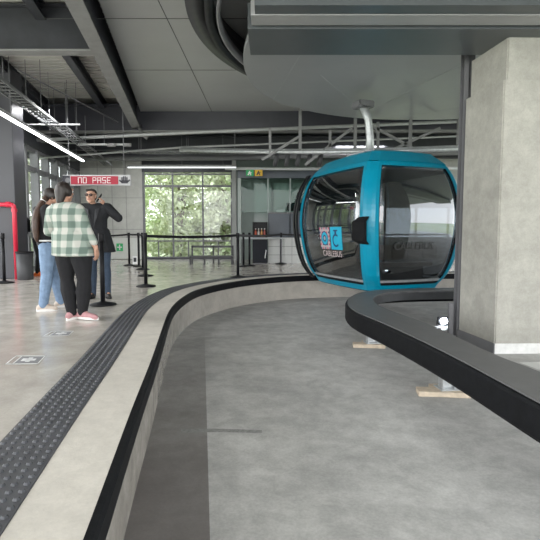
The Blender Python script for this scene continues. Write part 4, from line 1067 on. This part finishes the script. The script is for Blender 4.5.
bm = bmesh.new(); lathe(bm, [(.028, -.01), (.039, -.01), (.042, 0), (.039, .01), (.028, .01)], 18); bm.transform(Matrix.Translation((.045, -.03, 1.465)) @ Matrix.Rotation(-.6, 4, 'X')); obj('hair_tie', bm, M_white, ho, True)
M_sneak = mat('cream_trainer', (.55, .47, .40), .7, 0, .12, 20)
shoe(V(*J['an'][0]), J['toe'][0], r1, M_sneak, M_sole); shoe(V(*J['an'][1]), J['toe'][1], r1, M_sneak, M_sole)

# --- man on the phone facing the camera
p3 = on_z(99.5, 298, 0)
r3 = thing('person', 'person in dark coat and sunglasses holding a phone to the ear', 'person', (p3.x, p3.y, 0), math.radians(188))
# facing +y local; after turning, local -x is at the image's right
J = dict(pelvis=(0, 0, .95), chest=(.02, 0, 1.29), neck=(.055, .01, 1.475), head=(.075, .035, 1.61), sh=((-.165, 0, 1.42), (.22, 0, 1.41)), el=((-.33, .05, 1.27), (.29, -.02, 1.14)),
         wr=((-.14, .10, 1.46), (.29, .08, .90)), hip=((-.09, 0, .89), (.09, 0, .89)), kn=((-.11, .03, .49), (.10, .03, .49)), an=((-.12, -.02, .085), (.105, .0, .085)), toe=((-.45, 1, 0), (.2, 1, 0)),
         hands=((V(-.14, .10, 1.46), (.40, -.03, 1), (1, -.2, -.2), (.2, 1, 0), .42, .3), (V(.29, .08, .90), (0, .15, -1), (-1, 0, 0), (0, 1, 0), .35, .3)))
B, Mh = human(r3, J, math.radians(-8), 0, 1.0)
body(B, r3); 
bm = bmesh.new(); hull(bm, [(Mh @ V(-.024, .090, -.056), .005), (Mh @ V(0, .0955, -.056), .0055), (Mh @ V(.024, .090, -.056), .005)]); obj('lips', bm, mat('lip_colour', (.36, .13, .11), .45), r3, True)
undr = infl(B['torso'][:3], .012) + [[(V(.05, .01, 1.44), (.075, .07, .03)), (V(.055, .01, 1.475), (.062, .062, .012))]]
fuse('undershirt', undr, .009, M_blackcloth, r3, 4)
coat = infl(B['torso'][:3], .032) + infl(B['arms'], .026) + infl(B['fore'], .02) + [[(V(-.01, 0, 1.08), (.175, .14, .05)), (V(-.05, -.01, .74), (.225, .165, .02))]]
co_ = fuse('coat', coat, .009, M_coat, r3, 5)
bm = bmesh.new()
for s in (-1, 1):
    a = [V(.04 + s * .012, .150, 1.12), V(.05 + s * .05, .135, 1.40), V(.05 + s * .11, .105, 1.42), V(.04 + s * .07, .15, 1.28)]
    f = [bm.verts.new(q) for q in a]; g = [bm.verts.new(q + V(0, .012, 0)) for q in a]
    bm.faces.new(f); bm.faces.new(g)
    for i in range(4): bm.faces.new((f[i], f[(i + 1) % 4], g[(i + 1) % 4], g[i]))
obj('lapel', bm, mat('lapel_cloth', (.03, .031, .036), .75, 0, .2, 10), co_)
bm = bmesh.new()
for z in (1.05, .98): bmesh.ops.create_uvsphere(bm, u_segments=10, v_segments=6, radius=.012, matrix=Matrix.Translation((.03, .155, z)))
obj('button', bm, M_bench, co_)
tr = infl(B['legs'], .016) + infl(B['shins'], .022) + [[(V(*J['an'][i]), .06), (V(*J['kn'][i]).lerp(V(*J['an'][i]), .5), .066)] for i in (0, 1)]
fuse('trousers', tr, .009, M_jeand, r3, 5)
hair = [[(Mh @ V(0, -.03, .042), (.082, .086, .08))], [(Mh @ V(-.04, .03, .085), (.035, .04, .022)), (Mh @ V(.04, .03, .085), (.035, .04, .022))], [(Mh @ V(0, -.06, -.01), (.07, .045, .07))]]
fuse('hair', hair, .007, mat('short_dark_hair', (.022, .015, .012), .5, 0, .4, 60), r3, 3)
sg = bmesh.new()
for s in (-1, 1):
    t_ = bmesh.new(); lathe(t_, [(0, -.003), (.027, -.003), (.027, .003), (0, .003)], 18); t_.transform(Mh @ Matrix.Translation((s * .033, .103, .010)) @ Matrix.Rotation(PI / 2, 4, 'X') @ Matrix.Diagonal((1, .85, 1, 1)))
    me = bpy.data.meshes.new('t'); t_.to_mesh(me); t_.free(); sg.from_mesh(me); bpy.data.meshes.remove(me)
    tube(sg, [Mh @ V(s * .06, .10, .016), Mh @ V(s * .08, .05, .018), Mh @ V(s * .082, -.01, .02)], .003, 6)
tube(sg, [Mh @ V(-.01, .104, .016), Mh @ V(.01, .104, .016)], .003, 6)
obj('sunglasses', sg, mat('amber_sunglasses', (.035, .015, .01), .15, 0, .1, 5), r3, True)
M_blackshoe = mat('black_leather', (.015, .013, .012), .4, 0, .2, 10)
shoe(V(*J['an'][0]), J['toe'][0], r3, M_blackshoe, M_black); shoe(V(*J['an'][1]), J['toe'][1], r3, M_blackshoe, M_black)
# phone held at the ear
ear = Matrix.Translation(p3.xyz) @ Matrix.Rotation(math.radians(188), 4, 'Z')
ph = thing('smartphone', 'black smartphone held to the ear of the person in sunglasses', 'phone', (0, 0, 0))
pm = ear @ Matrix.Translation((-.052, .075, 1.575)) @ Matrix.Rotation(math.radians(-28), 4, 'Y') @ Matrix.Rotation(.5, 4, 'X')
ph.matrix_world = pm
obj('case', bbox((-.005, -.036, -.075), (.004, .036, .075), .003), M_black, ph); obj('screen', bbox((.004, -.033, -.07), (.006, .033, .07)), mat('phone_screen', (.02, .022, .03), .1, 0, .05, 5), ph)

# --- fourth person, mostly hidden, orange shoes
p4 = on_z(39, 275.5, 0)
r4 = thing('person', 'person in dark trousers and orange shoes behind the ponytailed woman', 'person', (p4.x, p4.y, 0), math.radians(-70))
J = dict(pelvis=(0, 0, .92), chest=(0, .0, 1.25), neck=(0, .0, 1.42), head=(0, .03, 1.55), sh=((-.165, 0, 1.37), (.165, -.0, 1.37)), el=((-.21, -.04, 1.10), (.21, -.06, 1.10)),
         wr=((-.21, .05, .88), (.22, .03, .88)), hip=((-.085, 0, .86), (.085, 0, .86)), kn=((-.09, .04, .47), (.09, .03, .47)), an=((-.09, .0, .085), (.09, -.02, .085)), toe=((-.1, 1, 0), (.1, 1, 0)),
         hands=((V(-.21, .05, .88), (0, .15, -1), (1, 0, 0), (0, 1, 0), .35, .3), (V(.22, .03, .88), (0, .15, -1), (-1, 0, 0), (0, 1, 0), .35, .3)))
B, Mh = human(r4, J, 0, 0, 1.0)
body(B, r4); eyes(Mh, r4)
fuse('jacket', infl(B['torso'][:3], .028) + infl(B['arms'], .022) + infl(B['fore'], .016) + [[(V(0, 0, .90), (.175, .13, .03)), (V(0, 0, 1.05), (.15, .12, .05))]], .01, mat('grey_jacket', (.17, .17, .18), .85, 0, .15, 10), r4, 4)
fuse('trousers', infl(B['legs'], .014) + infl(B['shins'], .018), .01, M_blackcloth, r4, 4)
fuse('hair', [[(Mh @ V(0, -.025, .035), (.083, .09, .085))], [(Mh @ V(0, -.06, -.01), (.07, .045, .07))]], .009, M_hair, r4, 3)
M_orange = mat('orange_trainer', (.75, .16, .03), .6, 0, .1, 20)
shoe(V(*J['an'][0]), J['toe'][0], r4, M_orange, M_orange); shoe(V(*J['an'][1]), J['toe'][1], r4, M_orange, M_orange)
bp_ = thing('backpack', 'black backpack worn behind the ponytailed woman at far left', 'backpack', p4, math.radians(-70))
obj('bag', bbox((-.14, -.33, 1.0), (.14, -.155, 1.40), .05, None, 4), M_blackcloth, bp_, True); obj('front_pocket', bbox((-.11, -.37, 1.03), (.11, -.32, 1.22), .02), M_blackcloth, bp_)

# ------------------------------------------------------------------ trees outside
def leafmat(name, c):
    m = mat(name, c, .6, 0, .35, .9); b = m.node_tree.nodes['Principled BSDF']; b.inputs['Subsurface Weight'].default_value = 0
    return m
LM = [leafmat('foliage_pale', (.70, .74, .50)), leafmat('foliage_mid', (.58, .66, .38)), leafmat('foliage_olive', (.66, .68, .50))]
M_bark = mat('bark', (.22, .18, .14), .9, 0, .3, 6)
def tree(x, y, h, w, k, label, n=5200):
    t = thing('tree', label, 'tree', (x, y, -.76), 0, 'trees outside the windows')
    r = random.Random(int(x * 31 + y * 7)); bm = bmesh.new()
    tops = [V(r.uniform(-w, w) * .5, r.uniform(-w, w) * .5, h * r.uniform(.55, .95)) for _ in range(7)]
    tube(bm, [(0, 0, 0), (.05, 0, h * .25), (0, .05, h * .5), (.1, 0, h * .85)], [.14, .11, .08, .03], 8)
    for q in tops: tube(bm, [(0, .02, h * r.uniform(.2, .45)), q * .6 + V(0, 0, h * .2), q], [.05, .035, .012], 6)
    obj('trunk', bm, M_bark, t)
    bm = bmesh.new(); cl = [(V(r.uniform(-w, w) * .75, r.uniform(-w, w) * .6, h * r.uniform(.1, .98)), r.uniform(.4, .95)) for _ in range(60)]
    for i in range(n):
        c, rad = cl[i % len(cl)]; d = V(r.gauss(0, 1), r.gauss(0, 1), r.gauss(0, 1)).normalized() * rad * r.random() ** .4; p = c + d
        a = V(r.gauss(0, 1), r.gauss(0, 1), r.gauss(0, 1)).normalized(); b = a.cross(V(r.gauss(0, 1), r.gauss(0, 1), r.gauss(0, 1))).normalized(); s = r.uniform(.08, .17)
        bm.faces.new([bm.verts.new(p + q) for q in (a * s, b * s * .5, -a * s, -b * s * .5)])
    obj('crown', bm, LM[k], t)
tree(-4.3, 22.6, 5.6, 1.7, 0, 'pale green tree outside the left part of the back window'); tree(-2.2, 23.6, 5.2, 1.6, 2, 'olive green tree outside the middle of the back window'); tree(-.6, 22.4, 5.0, 1.5, 1, 'green tree outside the right part of the back window')
tree(-5.6, 26.5, 6.6, 2.2, 1, 'taller green tree further back outside the left of the back window'); tree(-1.4, 27, 6.0, 2.2, 0, 'taller pale tree further back outside the right of the back window')
tree(-10.2, 14.6, 5.6, 1.5, 0, 'pale green tree outside the near panes of the left windows'); tree(-10.9, 17.6, 5.4, 1.7, 1, 'green tree outside the middle panes of the left windows'); tree(-11.4, 21, 5.6, 1.8, 2, 'olive green tree outside the farthest panes of the left windows')
tree(-8.2, 31, 7.5, 2.8, 2, 'broad olive tree in the distance at the left of the back window'); tree(-3.6, 32, 7.5, 3, 0, 'broad pale tree in the distance behind the middle of the back window'); tree(.8, 31, 7.2, 2.8, 1, 'broad green tree in the distance behind the right of the back window')
tree(-14.5, 18.5, 6.5, 2.4, 1, 'broad green tree further out through the left windows'); tree(-14.2, 23.5, 6.5, 2.2, 0, 'tall pale tree seen far back through the left windows')

# ------------------------------------------------------------------ light
w = bpy.data.worlds.new('sky'); sc.world = w; w.use_nodes = True
bg = w.node_tree.nodes['Background']; bg.inputs['Strength'].default_value = 3.1
tcw = w.node_tree.nodes.new('ShaderNodeTexCoord'); sep = w.node_tree.nodes.new('ShaderNodeSeparateXYZ'); rp = w.node_tree.nodes.new('ShaderNodeValToRGB')
w.node_tree.links.new(tcw.outputs['Generated'], sep.inputs[0]); w.node_tree.links.new(sep.outputs['Z'], rp.inputs['Fac']); w.node_tree.links.new(rp.outputs['Color'], bg.inputs['Color'])
rp.color_ramp.elements[0].color = (.95, .96, .97, 1); rp.color_ramp.elements[1].color = (.72, .84, 1, 1)
def area(name, loc, rot, sx, sy, e, col=(1, 1, 1)):
    l = bpy.data.lights.new(name, 'AREA'); l.shape = 'RECTANGLE'; l.size = sx; l.size_y = sy; l.energy = e; l.color = col
    o = bpy.data.objects.new(name, l); C.objects.link(o); o.location = loc; o.rotation_euler = rot; return o
area('daylight_fill_end', (1.5, -5.2, 2.6), (PI / 2, 0, 0), 15, 4.6, 780, (1, .99, .97))  # area fill added behind the camera to brighten the hall
area('daylight_fill_left', (-9.3, 5, 2.4), (0, -PI / 2, 0), 4.2, 14, 330, (1, .99, .97))  # area fill added off to the left to brighten the platform
for k, (x, y) in enumerate(((-5, 5.5), (-5.2, 11.5), (3, 16), (-4, 16.4), (9.5, 8), (9, 14))): area('ceiling_fill', (x, y, 3.9), (0, 0, 0), 1.6, .4, 70)  # unseen overhead fill lights added, no fittings modelled
sl = bpy.data.lights.new('hazy_sun', 'SUN'); sl.energy = 2.6; sl.angle = .6; sl.color = (1, .98, .93)
so_ = bpy.data.objects.new('hazy_sun', sl); C.objects.link(so_); so_.rotation_euler = (math.radians(32), 0, math.radians(12))
sc.view_settings.view_transform = 'Standard'; sc.view_settings.look = 'None'; sc.view_settings.exposure = .08; sc.view_settings.gamma = 1.0
